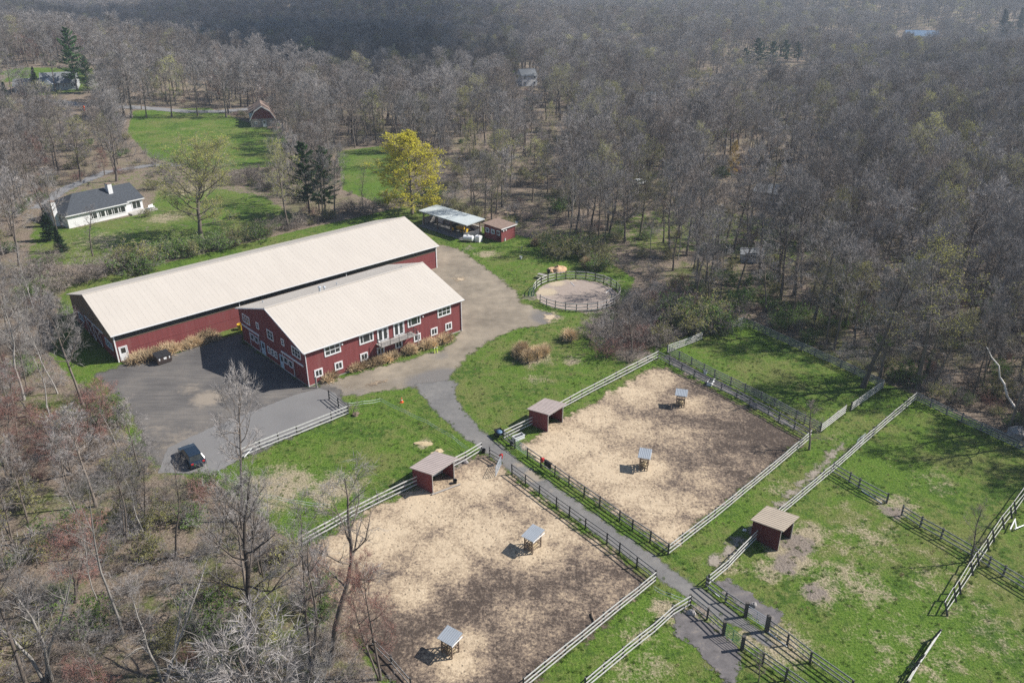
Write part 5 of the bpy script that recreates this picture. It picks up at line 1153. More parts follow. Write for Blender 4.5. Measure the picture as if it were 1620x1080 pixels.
kind('redbud', 'red_budding_tree', 'tree', deciduous, ('bark', 'bark', 'twig_red', 'bud_red'), [dict(seed=s, H=10, bole=.25, crown=.33, n=(13, 6, 6, 5), tr=.12, leaf=.8, leafsize=.07, tw=.02, twl=.5, stems=2) for s in (31, 32)])
kind('yellow', 'budding_tree', 'tree', deciduous, ('bark', 'bark', 'twig', 'bud_yellow'), [dict(seed=s, H=15, bole=.32, crown=.33, n=(14, 6, 6, 5), leaf=1.7, leafsize=.12, tw=.035) for s in (41, 42)])
kind('olive', 'budding_tree', 'tree', deciduous, ('bark', 'bark', 'twig', 'leaf_olive'), [dict(seed=s, H=15, bole=.30, crown=.33, n=(14, 6, 6, 5), leaf=1.6, leafsize=.12, tw=.035) for s in (43, 44)])
kind('bright', 'yellow_maple', 'tree', deciduous, ('bark', 'bark', 'twig_brown', 'leaf_bright'), [dict(seed=51, H=20, bole=.10, crown=.34, n=(38, 8, 7, 5), tr=.26, leaf=2.4, leafsize=.24, tw=.03, a0=84, a1=15, wob=.13)])
kind('budding_big', 'budding_tree', 'tree', deciduous, ('bark', 'bark', 'twig', 'bud_yellow'), [dict(seed=52, H=22, bole=.14, crown=.42, n=(30, 8, 7, 5), tr=.36, leaf=2.2, leafsize=.17, tw=.03, wob=.14)])
kind('willow', 'willow_tree', 'tree', deciduous, ('bark', 'bark', 'orange', 'orange'), [dict(seed=53, H=17, bole=.15, crown=.24, n=(20, 7, 7, 6), leaf=1.2, leafsize=.18, tw=.05, up=-.02)])
kind('young', 'young_bare_tree', 'tree', deciduous, ('bark', 'bark', 'twig_brown'), [dict(seed=s, H=6, bole=.2, crown=.30, n=(14, 5, 5, 4), tr=.07, tw=.014, twl=.3) for s in (61, 62)])
kind('pine', 'pine_tree', 'tree', conifer, ('bark_dark', 'bark_dark', 'needle'), [dict(seed=s, H=20, base=.18, w_=.20, whorls=15, per=8, tufts=10, size=.6, irregular=.36, pine=True) for s in (71, 72)])
kind('spruce', 'spruce_tree', 'tree', conifer, ('bark_dark', 'bark_dark', 'needle_dark'), [dict(seed=s, H=13, base=.06, w_=.24, whorls=24, per=9, tufts=8, size=.45) for s in (73, 74)])
kind('brush', 'bare_shrub', 'shrub', shrub, (None, 'twig_brown', 'twig_brown'), [dict(seed=s, H=2.6, w_=1.8) for s in (81, 82, 83)])
kind('brush_grey', 'bare_shrub', 'shrub', shrub, (None, 'twig', 'twig'), [dict(seed=s, H=3.2, w_=2, stems=18) for s in (84, 85)])
kind('brush_red', 'red_shrub', 'shrub', shrub, (None, 'twig_red', 'twig_red', 'bud_red'), [dict(seed=86, H=2.6, w_=1.8, leaf=.5, leafsize=.07)])
kind('greenshrub', 'green_shrub', 'shrub', shrub, (None, 'twig_brown', 'twig', 'leaf_green'), [dict(seed=s, H=2.8, w_=2.2, stems=18, leaf=2.0, leafsize=.17) for s in (87, 88)])
kind('oliveshrub', 'olive_shrub', 'shrub', shrub, (None, 'twig_brown', 'twig', 'leaf_olive'), [dict(seed=s, H=2.8, w_=2.2, stems=18, leaf=1.5, leafsize=.14) for s in (89, 90)])
kind('pampas', 'dry_grass_clump', 'grass clump', grasses, (None, 'straw'), [dict(seed=s, H=1.7, w_=1.0, blades=650, tw=.045) for s in (91, 92)])
kind('reed', 'dry_reed_clump', 'reeds', grasses, (None, 'straw'), [dict(seed=s, H=1.25, w_=1.6, blades=260, fl=.75, tw=.06) for s in (93, 94, 95)])
BASEH = {k: v['var'][0]['H'] for k, v in KIND.items()}
def meshes(k, vi):
    K_ = KIND[k]; vi %= len(K_['var'])
    if vi not in K_['cache']:
        tk, cr = K_['fn'](**K_['var'][vi]); ms = K_['mats']
        a = tk.mesh(K_['name']+'_trunk', [T[ms[0]]]) if tk else None
        K_['cache'][vi] = (a, cr.mesh(K_['name']+'_crown', [T[m] for m in ms[1:]]), tk, cr)
    return K_['cache'][vi]
def plant(k, p, h, label, group=None, vi=None, wide=1.0, lean=(0, 0), rz=None, name=None):
    vi = random.randrange(9) if vi is None else vi; a, c, _, _ = meshes(k, vi); s = h/BASEH[k]; nm = name or KIND[k]['name']; rz = random.uniform(0, 6.28) if rz is None else rz
    rot = (lean[0], lean[1], rz)
    if a is None:
        o = link(nm, c); o.location = p; o.rotation_euler = rot; o.scale = (s*wide, s*wide, s)
    else:
        o = empty(nm, p); o.rotation_euler = rot; o.scale = (s*wide, s*wide, s); link('trunk', a, o); link('crown', c, o)
    return tag(o, label, KIND[k]['cat'], group)
taken = []            # (x, y, radius) already planted
def star(k, base, top, label, **kw):
    "a tree singled out in the photograph: base pixel, tip pixel"
    p = G(*base)
    if isinstance(top, tuple):
        zz = np.linspace(0, 34, 700); h = float(zz[int(np.argmin([abs(P(top[0], top[1], p.z+z)[1]-p.y) for z in zz]))])
    else: h = top
    if isinstance(top, tuple) and 'lean' not in kw:
        t = P(top[0], top[1], p.z+h); dx = (t[0]-p.x)/max(h, 1); lm = .3 if p.y < 140 else .08; kw['lean'] = (0, max(-lm, min(lm, math.atan(dx)))); kw.setdefault('rz', 0)
        kw['lean'] = (0, kw['lean'][1])
    if KIND[k]['fn'] is deciduous: h *= .88
    taken.append((p.x, p.y, kw.pop('rad', 3.0))); return plant(k, p, max(h, .5), label, **kw)
star('oak_near', (395, 1062), (352, 745), 'large dark trunked bare tree in the lower left woods near the picture bottom', vi=0)
star('birch', (194, 1002), (116, 742), 'slender pale barked tree leaning left in the lower left woods', vi=0)
star('birch', (230, 852), (190, 722), 'thin pale tree arching left just below the parking lot', vi=1)
star('birch_multi', (75, 1078), (28, 850), 'pale multi stemmed tree at the bottom left corner', vi=0)
star('birch_multi', (262, 1076), (240, 880), 'white branched tree forking low at the lower left', vi=1)
star('birch_multi', (380, 1079), (362, 930), 'pale low forking tree at the bottom edge beside the large dark tree', vi=0)
star('slim', (148, 1075), (120, 960), 'short dark bare tree between the pale trees at the bottom left', vi=2)
star('slim', (489, 1068), (470, 790), 'tall dark thin tree rising before the left end of the near paddock', vi=1)
star('slim', (523, 1050), (528, 740), 'tall bare tree whose branches reach over the near paddock fence', vi=0, wide=1.5)
star('slim', (278, 882), (262, 718), 'straight dark bare tree below the parked blue car', vi=0)
star('slim', (196, 858), (176, 700), 'twin stemmed bare tree left of the parked car', vi=1)
star('birch', (140, 880), (112, 752), 'pale slim tree in the middle of the lower left woods', vi=2)
star('slim', (345, 872), (395, 730), 'bare tree leaning right beneath the white ropes', vi=2)
star('redbud', (120, 950), (95, 820), 'red budding tree among pale trees in the lower left woods', vi=0, wide=1.2)
star('redbud', (15, 770), (5, 640), 'red budding tree at the left picture edge', vi=1)
star('redbud', (140, 720), (135, 600), 'red budding tree beside the grass at the left of the lot', vi=0)
star('redbud', (600, 1076), (575, 900), 'red budding tree overlapping the dirt at the left of the near paddock', vi=1, wide=.8)
star('birch', (38, 632), (8, 450), 'pale grey tree left of the long barn gable', vi=1, wide=1.4)
star('birch_multi', (118, 552), (98, 488), 'low pale bushy tree in the shade of the long barn gable', vi=1, wide=1.5)
star('slim', (135, 695), (110, 640), 'small bare tree beside the lot edge, left of the grass strip', vi=0)
star('birch', (190, 720), (165, 640), 'thin pale sapling by the lot edge', vi=2)
star('bright', (652, 338), (655, 212), 'bright yellow green maple behind the long barn', wide=1.6)
star('budding_big', (318, 376), (300, 225), 'big spreading yellow green budding tree right of the white house', wide=1.5)
star('yellow', (128, 288), (118, 188), 'light green budding tree behind the white house, to its left')
star('oak', (185, 287), (180, 165), 'bare grey tree directly behind the white house')
star('slim', (147, 405), (130, 320), 'bare tree standing right in front of the white house', wide=1.5, vi=2)
star('tall', (30, 420), (5, 270), 'bare tree at the left edge beside the white house lawn')
star('tall', (96, 395), (80, 270), 'bare tree left of the white house with ivy clad neighbour')
star('spruce', (100, 398), 5.5, 'low dark evergreen bush at the left end of the white house', wide=1.2)
star('spruce', (80, 380), 6.5, 'rounded evergreen to the left of the white house chimney', wide=1.3)
star('pine', (122, 143), (116, 44), 'tall pine in front of the grey house')
star('pine', (140, 148), (145, 88), 'shorter pine at the right end of the grey house')
star('spruce', (57, 148), (57, 106), 'dark evergreen in front of the grey house middle')
star('tall', (88, 146), (78, 60), 'bare tree in front of the grey house porch')
star('tall', (168, 148), (158, 70), 'bare leaning tree right of the pines')
star('tall', (20, 155), (14, 75), 'bare tree before the left wing of the grey house')
star('spruce', (12, 178), (8, 130), 'dark evergreen at the left edge below the grey house')
star('spruce', (45, 185), (38, 150), 'dark evergreen by the road below the grey house')
star('pine', (490, 338), (480, 225), 'dark evergreen right of the white house lawn', wide=1.1)
star('pine', (515, 342), (520, 232), 'green pine beside the dark evergreen behind the long barn', wide=1.0)
star('yellow', (452, 350), (440, 240), 'orange tinged budding tree left of the dark evergreen', vi=1, wide=.7)
star('tall', (530, 345), (555, 225), 'pale bare tree right of the green pine')
star('oak', (208, 186), (205, 80), 'bare dark tree at the left corner of the meadow')
star('tall', (232, 186), (228, 95), 'bare tree by the road at the meadow edge')
star('yellow', (272, 186), (262, 92), 'yellow green topped tree at the back of the meadow')
star('tall', (313, 183), (308, 80), 'straight dark trunked tree behind the meadow')
star('oak', (358, 186), (350, 95), 'bare tree just left of the gambrel barn')
star('tall', (392, 168), (385, 70), 'bare tree right behind the gambrel barn')
star('oak', (447, 212), (455, 120), 'bare curved tree to the right of the gambrel barn')
star('slim', (231, 262), (228, 225), 'little bare tree at the lower left of the meadow')
star('willow', (1158, 282), (1158, 222), 'orange yellow willow among the grey woods on the right', wide=.8)
star('oak', (1365, 612), (1440, 400), 'big tree leaning right over the end of the lane')
star('yellow', (1452, 612), (1488, 395), 'big yellow budding tree at the woods corner by the lane', wide=1.3, vi=0)
star('oak', (1392, 598), (1410, 455), 'double stemmed bare tree above the lane end')
star('tall', (1285, 520), (1312, 345), 'tall spreading bare tree on the woods edge above the upper grass paddock', wide=1.4)
star('olive', (1475, 618), (1525, 490), 'olive tinted tree behind the shaded fence corner')
star('young', (1280, 711), (1278, 640), 'small bare tree by the lane fence corner', wide=1.5, vi=0)
star('young', (1534, 888), (1562, 795), 'small bare leaning tree at the crossing of two fences', wide=.9, vi=1)
star('young', (1200, 1078), (1208, 1030), 'bare sapling among the grass at the bottom right', vi=1)
star('young', (1215, 670), (1210, 620), 'thin grey sapling at the dark fence of the far paddock', vi=0, wide=1.2) if False else None
star('young', (558, 655), (560, 636), 'tiny bare bush by the lot fence corner', vi=0, wide=2.2)
star('young', (1000, 560), (1002, 470), 'bare sapling in the reddish brush right of the pen', vi=1, wide=1.1)
star('young', (1053, 533), (1055, 490), 'dark stemmed sapling in the brush above the fence corner', vi=0)
star('young', (968, 545), (970, 468), 'thin sapling in the brush below the round pen', vi=0, wide=1.2)
star('yellow', (842, 320), (848, 222), 'pale yellow budding tree in the woods above the pole shed', vi=1)
star('yellow', (746, 322), (740, 195), 'pale topped budding tree just right of the yellow maple', vi=0, wide=.7)
star('yellow', (868, 240), (870, 165), 'bright topped budding tree in the woods at upper centre', vi=0, wide=.7)
star('yellow', (1120, 155), (1118, 108), 'bright yellow topped tree at upper right centre', vi=1)
star('olive', (1085, 150), (1088, 96), 'broad olive tree left of the bright topped one', vi=1, wide=1.3)
star('yellow', (1135, 115), (1130, 64), 'pale green round tree left of the distant pines', vi=0)
for px, py, ty, lb in ((1180, 122, 76, 'leftmost'), (1200, 112, 60, 'tallest'), (1222, 108, 66, 'third from left'), (1242, 100, 64, 'fourth from left'), (1262, 98, 66, 'rightmost')):
    star('pine', (px, py), (px, ty), f'{lb} pine of the dark green row at upper right', group='distant pines in a row', wide=1.5)
star('spruce', (1588, 65), (1586, 14), 'dark pine near the top right corner', wide=1.2)
star('pine', (1592, 78), (1594, 35), 'green pine below the dark one near the top right corner', wide=1.3)
star('spruce', (1614, 52), (1616, 12), 'dark pine cut by the right edge at the top')
star('spruce', (1608, 160), (1608, 130), 'dark evergreen at the right edge of the upper woods', wide=1.3)
star('spruce', (862, 128), (858, 108), 'dark evergreen beside the lone white house in the woods', wide=1.4)
star('spruce', (1160, 170), (1158, 152), 'low dark evergreen below the yellow topped trees', wide=1.6)
dead = empty('dead_tree', G(1608, 655), 0, 'dead white broken trunk leaning at the far right woods edge', 'tree')
g_ = np.random.default_rng(4); b0 = G(1608, 655); tpx = P(1562, 548, 8.5); tm_ = TM(); tp = np.linspace([0, 0, 0], [tpx[0]-b0.x, tpx[1]-b0.y, 8.5], 8)[None]+g_.normal(0, .12, (1, 8, 3)); tm_.tubes(tp, np.linspace(.2, .06, 8)[None], 7, 0)
link('trunk', tm_.mesh('dead_trunk', [twigmat('bleached_wood', (.50, .48, .46))]), dead)
taken.append((b0.x, b0.y, 2))

# shrubs and dry grasses placed where the photograph shows them
SH = []
def bush(k, px, h, label, group=None, wide=1.0): taken.append((*P(*px), .5)); return plant(k, G(*px), h, label, group, wide=wide)
for i, (x, y) in enumerate(((821, 566), (834, 572), (848, 566), (860, 562), (826, 558))): bush('pampas', (x, y), 1.9, 'tan dry grass clump in the cluster on the lawn', 'tan grass clumps on the lawn', 1.1)
bush('pampas', (901, 538), 1.9, 'tan rounded grass clump alone at the foot of the brush', None, 1.3)
bush('pampas', (905, 391), 1.7, 'tan grass clump right of the thin standpipe', None, 1.4)
bush('pampas', (929, 425), 2.4, 'tan grass clump between bushes above the round pen', None, .9)
bush('pampas', (846, 389), 1.6, 'tan grass clump beside the small red shed', None, 1.0)
for x, y in ((525, 597), (517, 601), (560, 584), (571, 581), (590, 577), (601, 573), (613, 570), (622, 566), (645, 558), (653, 556), (675, 549), (683, 546), (700, 541), (708, 538)):
    bush('reed', (x, y+1), 1.55, 'dry tan clump at the foot of the two storey barn front', 'dry clumps along the two storey barn', .9)
for i in range(17):
    t_ = min(1, max(0, i/16+random.uniform(-.03, .03))); x, y = 212+t_*128, 573-t_*38+random.uniform(-2, 3)
    bush('reed', (x, y), random.uniform(.8, 1.9), 'pale dry reeds along the front of the long barn', 'reeds along the long barn', 1.15)
for x, y, h in ((130, 448, 4), (160, 437, 4), (100, 455, 3.5), (75, 470, 3.5), (190, 425, 3.5), (55, 440, 4), (75, 425, 4), (95, 435, 3)): bush('brush', (x, y), h, 'brown bare shrub behind the left end of the long barn', 'brown shrubs left of the long barn', 1.2)
for x, y, h in ((205, 424, 4), (235, 420, 3.8), (222, 432, 3.4), (262, 408, 3), (280, 404, 3), (300, 402, 2.6), (330, 398, 2.8), (350, 392, 3), (375, 388, 3.2), (400, 380, 3.2)): bush('oliveshrub' if x % 2 else 'greenshrub', (x, y), h, 'green leafing shrub behind the long barn roof', 'green shrubs behind the long barn', 1.3)
for x, y, h in ((420, 370, 3), (445, 362, 3), (475, 355, 3), (560, 338, 3), (585, 335, 3.5), (410, 290, 3), (425, 300, 3), (395, 285, 3.5), (370, 285, 3), (440, 300, 3)): bush('brush', (x, y), h, 'brown bare shrub between the long barn and the meadow', 'brown shrubs by the meadow', 1.3)
for x, y, h in ((885, 408, 3.4), (880, 398, 3), (910, 400, 3.2), (925, 408, 3.4), (945, 415, 3.2), (865, 385, 2.8), (955, 425, 2.8)): bush('oliveshrub' if x % 2 else 'greenshrub', (x, y), h, 'green shrub in the thicket above the round pen', 'green shrubs above the pen', 1.2)
bush('greenshrub', (944, 428), 2.5, 'bright green shrub closest to the round pen', None, 1.2)
for x, y, h in ((235, 342, 1.6), (262, 272, 2.2), (240, 300, 2.5)): bush('oliveshrub', (x, y), h, f'small olive shrub near the white house lawn, {"by its patio" if y == 342 else "on the lane side" if y == 300 else "at the meadow edge"}', None, 1.2)
rb = np.random.default_rng(5)
BR = PP([(945, 515), (965, 500), (1000, 478), (1040, 462), (1085, 480), (1100, 520), (1075, 545), (1040, 555), (990, 572), (955, 560), (930, 530)])
cnt = 0
while cnt < 44:
    x, y = rb.uniform(925, 1100), rb.uniform(455, 575); q = P(x, y)
    if sdf(BR, np.array([q[0]]), np.array([q[1]]))[0] > 0:
        bush(['brush', 'brush', 'brush_red', 'brush_grey'][cnt % 4], (x, y), rb.uniform(1.6, 3.2), 'tangled bare brush between the round pen and the paddock corner', 'bare brush right of the pen', 1.2); cnt += 1
for x, y, h, k_ in ((1085, 520, 4, 'oliveshrub'), (1100, 530, 3.5, 'oliveshrub'), (1120, 528, 3.6, 'brush'), (1135, 522, 3.5, 'greenshrub'), (1108, 515, 4, 'greenshrub'), (1125, 510, 4, 'oliveshrub'), (1145, 508, 3.5, 'brush'), (1075, 505, 3.5, 'greenshrub')): bush(k_, (x, y), h, 'leafing shrub behind the short pale fences at the upper paddock corner', 'shrubs at the upper paddock corner', 1.2)

# ------------------------------------------------------------------ the woods
CLEAR = [FARM, HOUSE_LAWN, MEADOW, MEADOW2, TOPYARD, PP([(105, 355), (235, 335), (245, 300), (215, 275), (110, 290), (85, 330)])]
ROADS = [strip([(-60, 195), (60, 178), (140, 184), (230, 184), (300, 186), (350, 184), (420, 176)], [7, 7])]
HOUSES = [(G(1445, 62), 22), (G(832, 135), 9), (G(1215, 310), 9), (G(1026, 158), 6), (G(1174, 415), 4), (G(70, 145), 26), (G(1012, 292), 3), (G(1056, 287), 3), (G(410, 195), 11)]
def candidates():
    out = []; g = np.random.default_rng(99)
    bands = [(20, 120, 4.3), (120, 260, 5.2), (260, 520, 6.6), (520, 1500, 9.5)]
    for y0, y1, sp in bands:
        ys = np.arange(y0, y1, sp)
        for y in ys:
            hw = .70*y+34; xs = np.arange(-hw, hw+30, sp); n_ = len(xs)
            out.append(np.stack([xs+g.uniform(-.48, .48, n_)*sp, y+g.uniform(-.48, .48, n_)*sp, np.full(n_, sp)], -1))
    return np.concatenate(out)
cand = candidates(); X, Y = cand[:, 0], cand[:, 1]
ok = ((Y > 24) | (abs(X) > 25)) & ~((Y < 52) & (X > -14))
for poly in CLEAR: ok &= sdf(poly, X, Y) < -1.5
for poly in ROADS: ok &= sdf(poly, X, Y) < 1
for c_, r_ in HOUSES: ok &= np.hypot(X-c_.x, Y-c_.y) > r_
for x_, y_, r_ in taken: ok &= np.hypot(X-x_, Y-y_) > r_
g = np.random.default_rng(31)
WG = sdf(WOODGRASS, X, Y) > 0; LN = sdf(LANE, X, Y) > 0
dens = np.where(WG, .78, np.where(LN, .35, np.where((X < -8) & (Y < 100), .80, .93))); ok &= g.uniform(0, 1, len(X)) < dens
dz_ = terr(X, Y)-CAM_H; f_ = Y*math.cos(PITCH)-dz_*math.sin(PITCH); f_ = np.where(abs(f_) < 1, 1, f_); px0 = 810+FPX*X/f_; py0 = 540-FPX*(Y*math.sin(PITCH)+dz_*math.cos(PITCH))/f_; hpx = 17*FPX/np.maximum(Y, 20)*.92; cpx = 3.2*FPX/np.maximum(Y, 20)
SEEN = [(400, 190, 32, 1), (75, 132, 58, .97), (833, 131, 14, 1), (1445, 52, 30, 1), (1215, 300, 16, .45), (1030, 153, 8, .8), (1017, 285, 7, .5), (1056, 281, 9, .4), (1175, 412, 10, .5), (1445, 66, 26, 1), (833, 139, 12, 1), (75, 144, 50, .9), (400, 200, 26, 1), (1160, 250, 22, 1), (137, 170, 8, 1),
        (250, 205, 50, .85), (330, 225, 70, .92), (395, 235, 60, .95), (570, 265, 30, .8), (170, 325, 60, .85), (655, 270, 55, 1), (300, 300, 60, .8), (300, 345, 50, .8), (118, 240, 30, .8), (1120, 125, 30, 1), (1220, 95, 50, 1), (1220, 112, 44, .95), (1592, 50, 30, 1), (120, 95, 30, .9),
        (302, 716, 26, 1), (1450, 500, 50, .5), (870, 190, 18, 1), (850, 260, 28, .9), (742, 230, 22, .9)]
for sx, sy, r_, pr in SEEN: ok &= ~((abs(px0-sx) < r_+cpx*.75) & (py0 > sy+2) & (py0-hpx < sy+4) & (g.uniform(0, 1, len(X)) < pr))
# a lighter stand in front of the pens and at the lower left, gaps by low frequency noise
lf = np.sin(X/17+1.3)*np.cos(Y/21)+np.sin((X+Y)/37)
lf2 = np.sin(X/48+2)*np.sin(Y/63+X/90)+.6*np.sin(X/23-Y/31)
ok &= ~((lf > 1.45) & (Y > 130)); ok &= ~((lf2 > 1.05) & (Y > 150) & (g.uniform(0, 1, len(X)) < .75))
NT = PP([(955, 395), (1010, 400), (1080, 440), (1110, 530), (985, 575), (940, 500)]); ok &= sdf(NT, X, Y) < 0
cand = cand[ok]; X, Y = cand[:, 0], cand[:, 1]; Z = terr(X, Y)
def project(x, y, z):
    "photo pixel of a world point"
    dx, dy, dz = x, y, z-CAM_H; f = dy*math.cos(PITCH)-dz*math.sin(PITCH); u = dy*math.sin(PITCH)+dz*math.cos(PITCH); return 810+FPX*dx/f, 540-FPX*u/f, f
px_, py_, pf = project(X, Y, Z)
kinds = []
u = g.uniform(0, 1, len(X)); patch = np.sin(X/31+.5)+np.cos(Y/43+X/71)
for i in range(len(X)):
    x, y, a = px_[i], py_[i], u[i]
    if Y[i] < 125 and x < 620: k_ = 'slim' if a < .50 else 'birch' if a < .68 else 'redbud' if a < .80 else 'birch_multi' if a < .86 else 'tall'
    elif x < 520 and y < 520: k_ = 'tall' if a < .40 else 'tall_brown' if a < .68 else 'oak' if a < .84 else 'yellow' if a < .875 else 'redbud' if a < .91 else 'olive' if a < .97 else 'birch'
    elif Y[i] > 420: k_ = 'tall' if a < .42 else 'tall_brown' if a < .68 else 'oak' if a < .84 else 'yellow' if a < .905+.03*(patch[i] > .3) else 'olive' if a < .985 else 'redbud'
    else: k_ = 'tall' if a < .44 else 'tall_brown' if a < .62 else 'oak' if a < .75 else 'birch' if a < .82 else 'olive' if a < .95 else 'yellow' if a < .975 else 'slim'
    kinds.append(k_)
hs = g.uniform(.66, 1.16, len(X))*np.where(Y < 125, .88, 1.0); ws = g.uniform(.85, 1.2, len(X))*np.where(cand[:, 2] > 9, 1.45, np.where(cand[:, 2] > 6, 1.15, 1.0))
hs = hs*np.where(X < -20, np.where(Y < 125, .92, 1.0), 1.0)
tilt = g.normal(0, .05, (len(X), 2)); rots = g.uniform(0, 2*math.pi, len(X))
inview = (px_ > -20) & (px_ < 1640) & (py_ > -10) & (py_ < 1130)
order = np.argsort(pf+1e6*(~inview)); NIND = 205
solo = set(int(i) for i in order[:NIND])
MARKS = [((905, 460), 'the round pen'), ((740, 350), 'the pole shed'), ((795, 365), 'the small red shed'), ((1172, 412), 'the little grey hut'), ((1215, 310), 'the grey outbuilding'), ((170, 330), 'the white house'),
         ((300, 720), 'the blue car'), ((150, 520), 'the long barn gable'), ((258, 566), 'the dumpster'), ((395, 1060), 'the large dark trunked tree'), ((1600, 640), 'the dead white trunk'), ((1450, 620), 'the lane end'), ((1175, 508), 'the upper corner'),
         ((1300, 560), 'the woods edge fence'), ((560, 830), 'the near paddock top fence'), ((655, 300), 'the yellow maple'), ((75, 1070), 'the bottom left corner'), ((1450, 500), 'the big yellow tree'), ((500, 340), 'the dark pines'), ((20, 640), 'the left picture edge')]
def zone(x, y, Yw):
    (mx, my), nm = min(MARKS, key=lambda m: math.hypot(m[0][0]-x, (m[0][1]-y)*1.6))
    dx, dy = x-mx, (y-my)*1.6; far = 'well ' if math.hypot(dx, dy) > 130 else ''
    return f"{far}{'behind' if dy < -abs(dx) else 'before' if dy > abs(dx) else 'left of' if dx < 0 else 'right of'} {nm}"
LOOK = {'tall': 'tall grey bare tree', 'tall_brown': 'tall brownish bare tree', 'oak': 'broad thick limbed bare tree', 'birch': 'slim pale barked bare tree', 'birch_multi': 'low pale multi stemmed tree', 'slim': 'thin dark bare tree',
        'redbud': 'red budding tree', 'yellow': 'yellow green budding tree', 'olive': 'olive budding tree'}
for i in solo:
    z = zone(px_[i], py_[i], Y[i]); k_ = kinds[i]
    plant(k_, (X[i], Y[i], Z[i]), BASEH[k_]*hs[i], LOOK[k_]+' '+z, LOOK[k_].replace('tree', 'trees')+' in the woods round the farm', vi=i, wide=ws[i], lean=tuple(tilt[i]), rz=rots[i])
# the rest of the woods: one object that scatters whole trees
def scatter(name, label, P3, kid, rot, scl, protos):
    col = bpy.data.collections.new(name+'_models')
    for j, me in enumerate(protos): col.objects.link(bpy.data.objects.new('%03d_model' % j, me))
    me = bpy.data.meshes.new(name); me.vertices.add(len(P3)); me.vertices.foreach_set('co', np.asarray(P3, np.float32).ravel())
    a = me.attributes.new('kind_id', 'INT', 'POINT'); a.data.foreach_set('value', np.asarray(kid, np.int32))
    for nm, v in (('rot', rot), ('scl', scl)): a = me.attributes.new(nm, 'FLOAT_VECTOR', 'POINT'); a.data.foreach_set('vector', np.asarray(v, np.float32).ravel())
    o = link(name, me); ng = bpy.data.node_groups.new(name, 'GeometryNodeTree')
    ng.interface.new_socket('Geometry', in_out='INPUT', socket_type='NodeSocketGeometry'); ng.interface.new_socket('Geometry', in_out='OUTPUT', socket_type='NodeSocketGeometry')
    gi, go = ng.nodes.new('NodeGroupInput'), ng.nodes.new('NodeGroupOutput'); ci = ng.nodes.new('GeometryNodeCollectionInfo'); ip = ng.nodes.new('GeometryNodeInstanceOnPoints')
    ci.inputs['Collection'].default_value = col; ci.inputs['Separate Children'].default_value = True; ci.inputs['Reset Children'].default_value = True; ip.inputs['Pick Instance'].default_value = True
    L_ = ng.links.new; L_(gi.outputs[0], ip.inputs['Points']); L_(ci.outputs[0], ip.inputs['Instance']); L_(ip.outputs[0], go.inputs[0])
    for nm, tp_, sk in (('kind_id', 'INT', 'Instance Index'), ('rot', 'FLOAT_VECTOR', 'Rotation'), ('scl', 'FLOAT_VECTOR', 'Scale')):
        n_ = ng.nodes.new('GeometryNodeInputNamedAttribute'); n_.data_type = tp_; n_.inputs['Name'].default_value = nm; L_(n_.outputs['Attribute'], ip.inputs[sk])
    md = o.modifiers.new('scatter', 'NODES'); md.node_group = ng
    return tag(o, label, 'woods' if 'tree' in label else 'undergrowth', None, 'stuff')
protos = []; pid = {}
for k_ in LOOK:
    for vi in range(len(KIND[k_]['var'])):
        _, _, tk_, cr_ = meshes(k_, vi); j = join(tk_, cr_); ms = KIND[k_]['mats']
        pid[(k_, vi)] = len(protos); protos.append(j.mesh(k_+'_whole', [T[ms[0]]]+[T[m] for m in ms[1:]]))
rest = [i for i in range(len(X)) if i not in solo]
print('trees', len(X), 'rest', len(rest))
P3 = np.stack([X, Y, Z], -1)[rest]; kid = [pid[(kinds[i], i % len(KIND[kinds[i]]['var']))] for i in rest]
sc_ = np.stack([hs*ws, hs*ws, hs], -1)[rest]; ro_ = np.stack([tilt[:, 0], tilt[:, 1], rots], -1)[rest]
scatter('distant_woods', 'mass of bare trees covering the land beyond the farm', P3, kid, ro_, sc_, protos)
# undergrowth on the woodland floor
gu = np.random.default_rng(77); ux, uy = [], []
for y0, y1, sp in ((26, 130, 2.6), (130, 300, 4.2), (300, 460, 7)):
    for y in np.arange(y0, y1, sp):
        xs = np.arange(-.7*y-25, .7*y+25, sp); ux.append(xs+gu.uniform(-.5, .5, len(xs))*sp); uy.append(y+gu.uniform(-.5, .5, len(xs))*sp)
ux, uy = np.concatenate(ux), np.concatenate(uy); ok = np.ones(len(ux), bool)
for poly in CLEAR: ok &= sdf(poly, ux, uy) < -.8
for poly in ROADS: ok &= sdf(poly, ux, uy) < .5
for c_, r_ in HOUSES: ok &= np.hypot(ux-c_.x, uy-c_.y) > r_
ok &= gu.uniform(0, 1, len(ux)) < .62; ux, uy = ux[ok], uy[ok]
up = [(k_, vi) for k_ in ('brush', 'brush_grey', 'brush_red', 'greenshrub', 'oliveshrub') for vi in range(len(KIND[k_]['var']))]
upm = [meshes(k_, vi)[1] for k_, vi in up]; wts = np.array([{'brush': 3, 'brush_grey': 3, 'brush_red': 1, 'greenshrub': .5, 'oliveshrub': 1.2}[k_] for k_, _ in up]); wts /= wts.sum()
n_ = len(ux); s_ = gu.uniform(.35, .95, n_)
kid_ = gu.choice(len(up), n_, p=wts); grn_ = np.array([i for i, (k_, _) in enumerate(up) if 'shrub' in k_ and k_ != 'brush']); lu = blobs(LUSH, ux, uy)*np.where((ux < -8) & (uy < 105), .45, 1); gm_ = gu.uniform(0, 1, n_) < lu*.5; kid_[gm_] = gu.choice(grn_, gm_.sum())
scatter('undergrowth', 'bare and leafing brush covering the woodland floor', np.stack([ux, uy, terr(ux, uy)], -1), kid_, np.stack([np.zeros(n_), np.zeros(n_), gu.uniform(0, 6.28, n_)], -1), np.stack([s_*1.1, s_*1.1, s_], -1), upm)

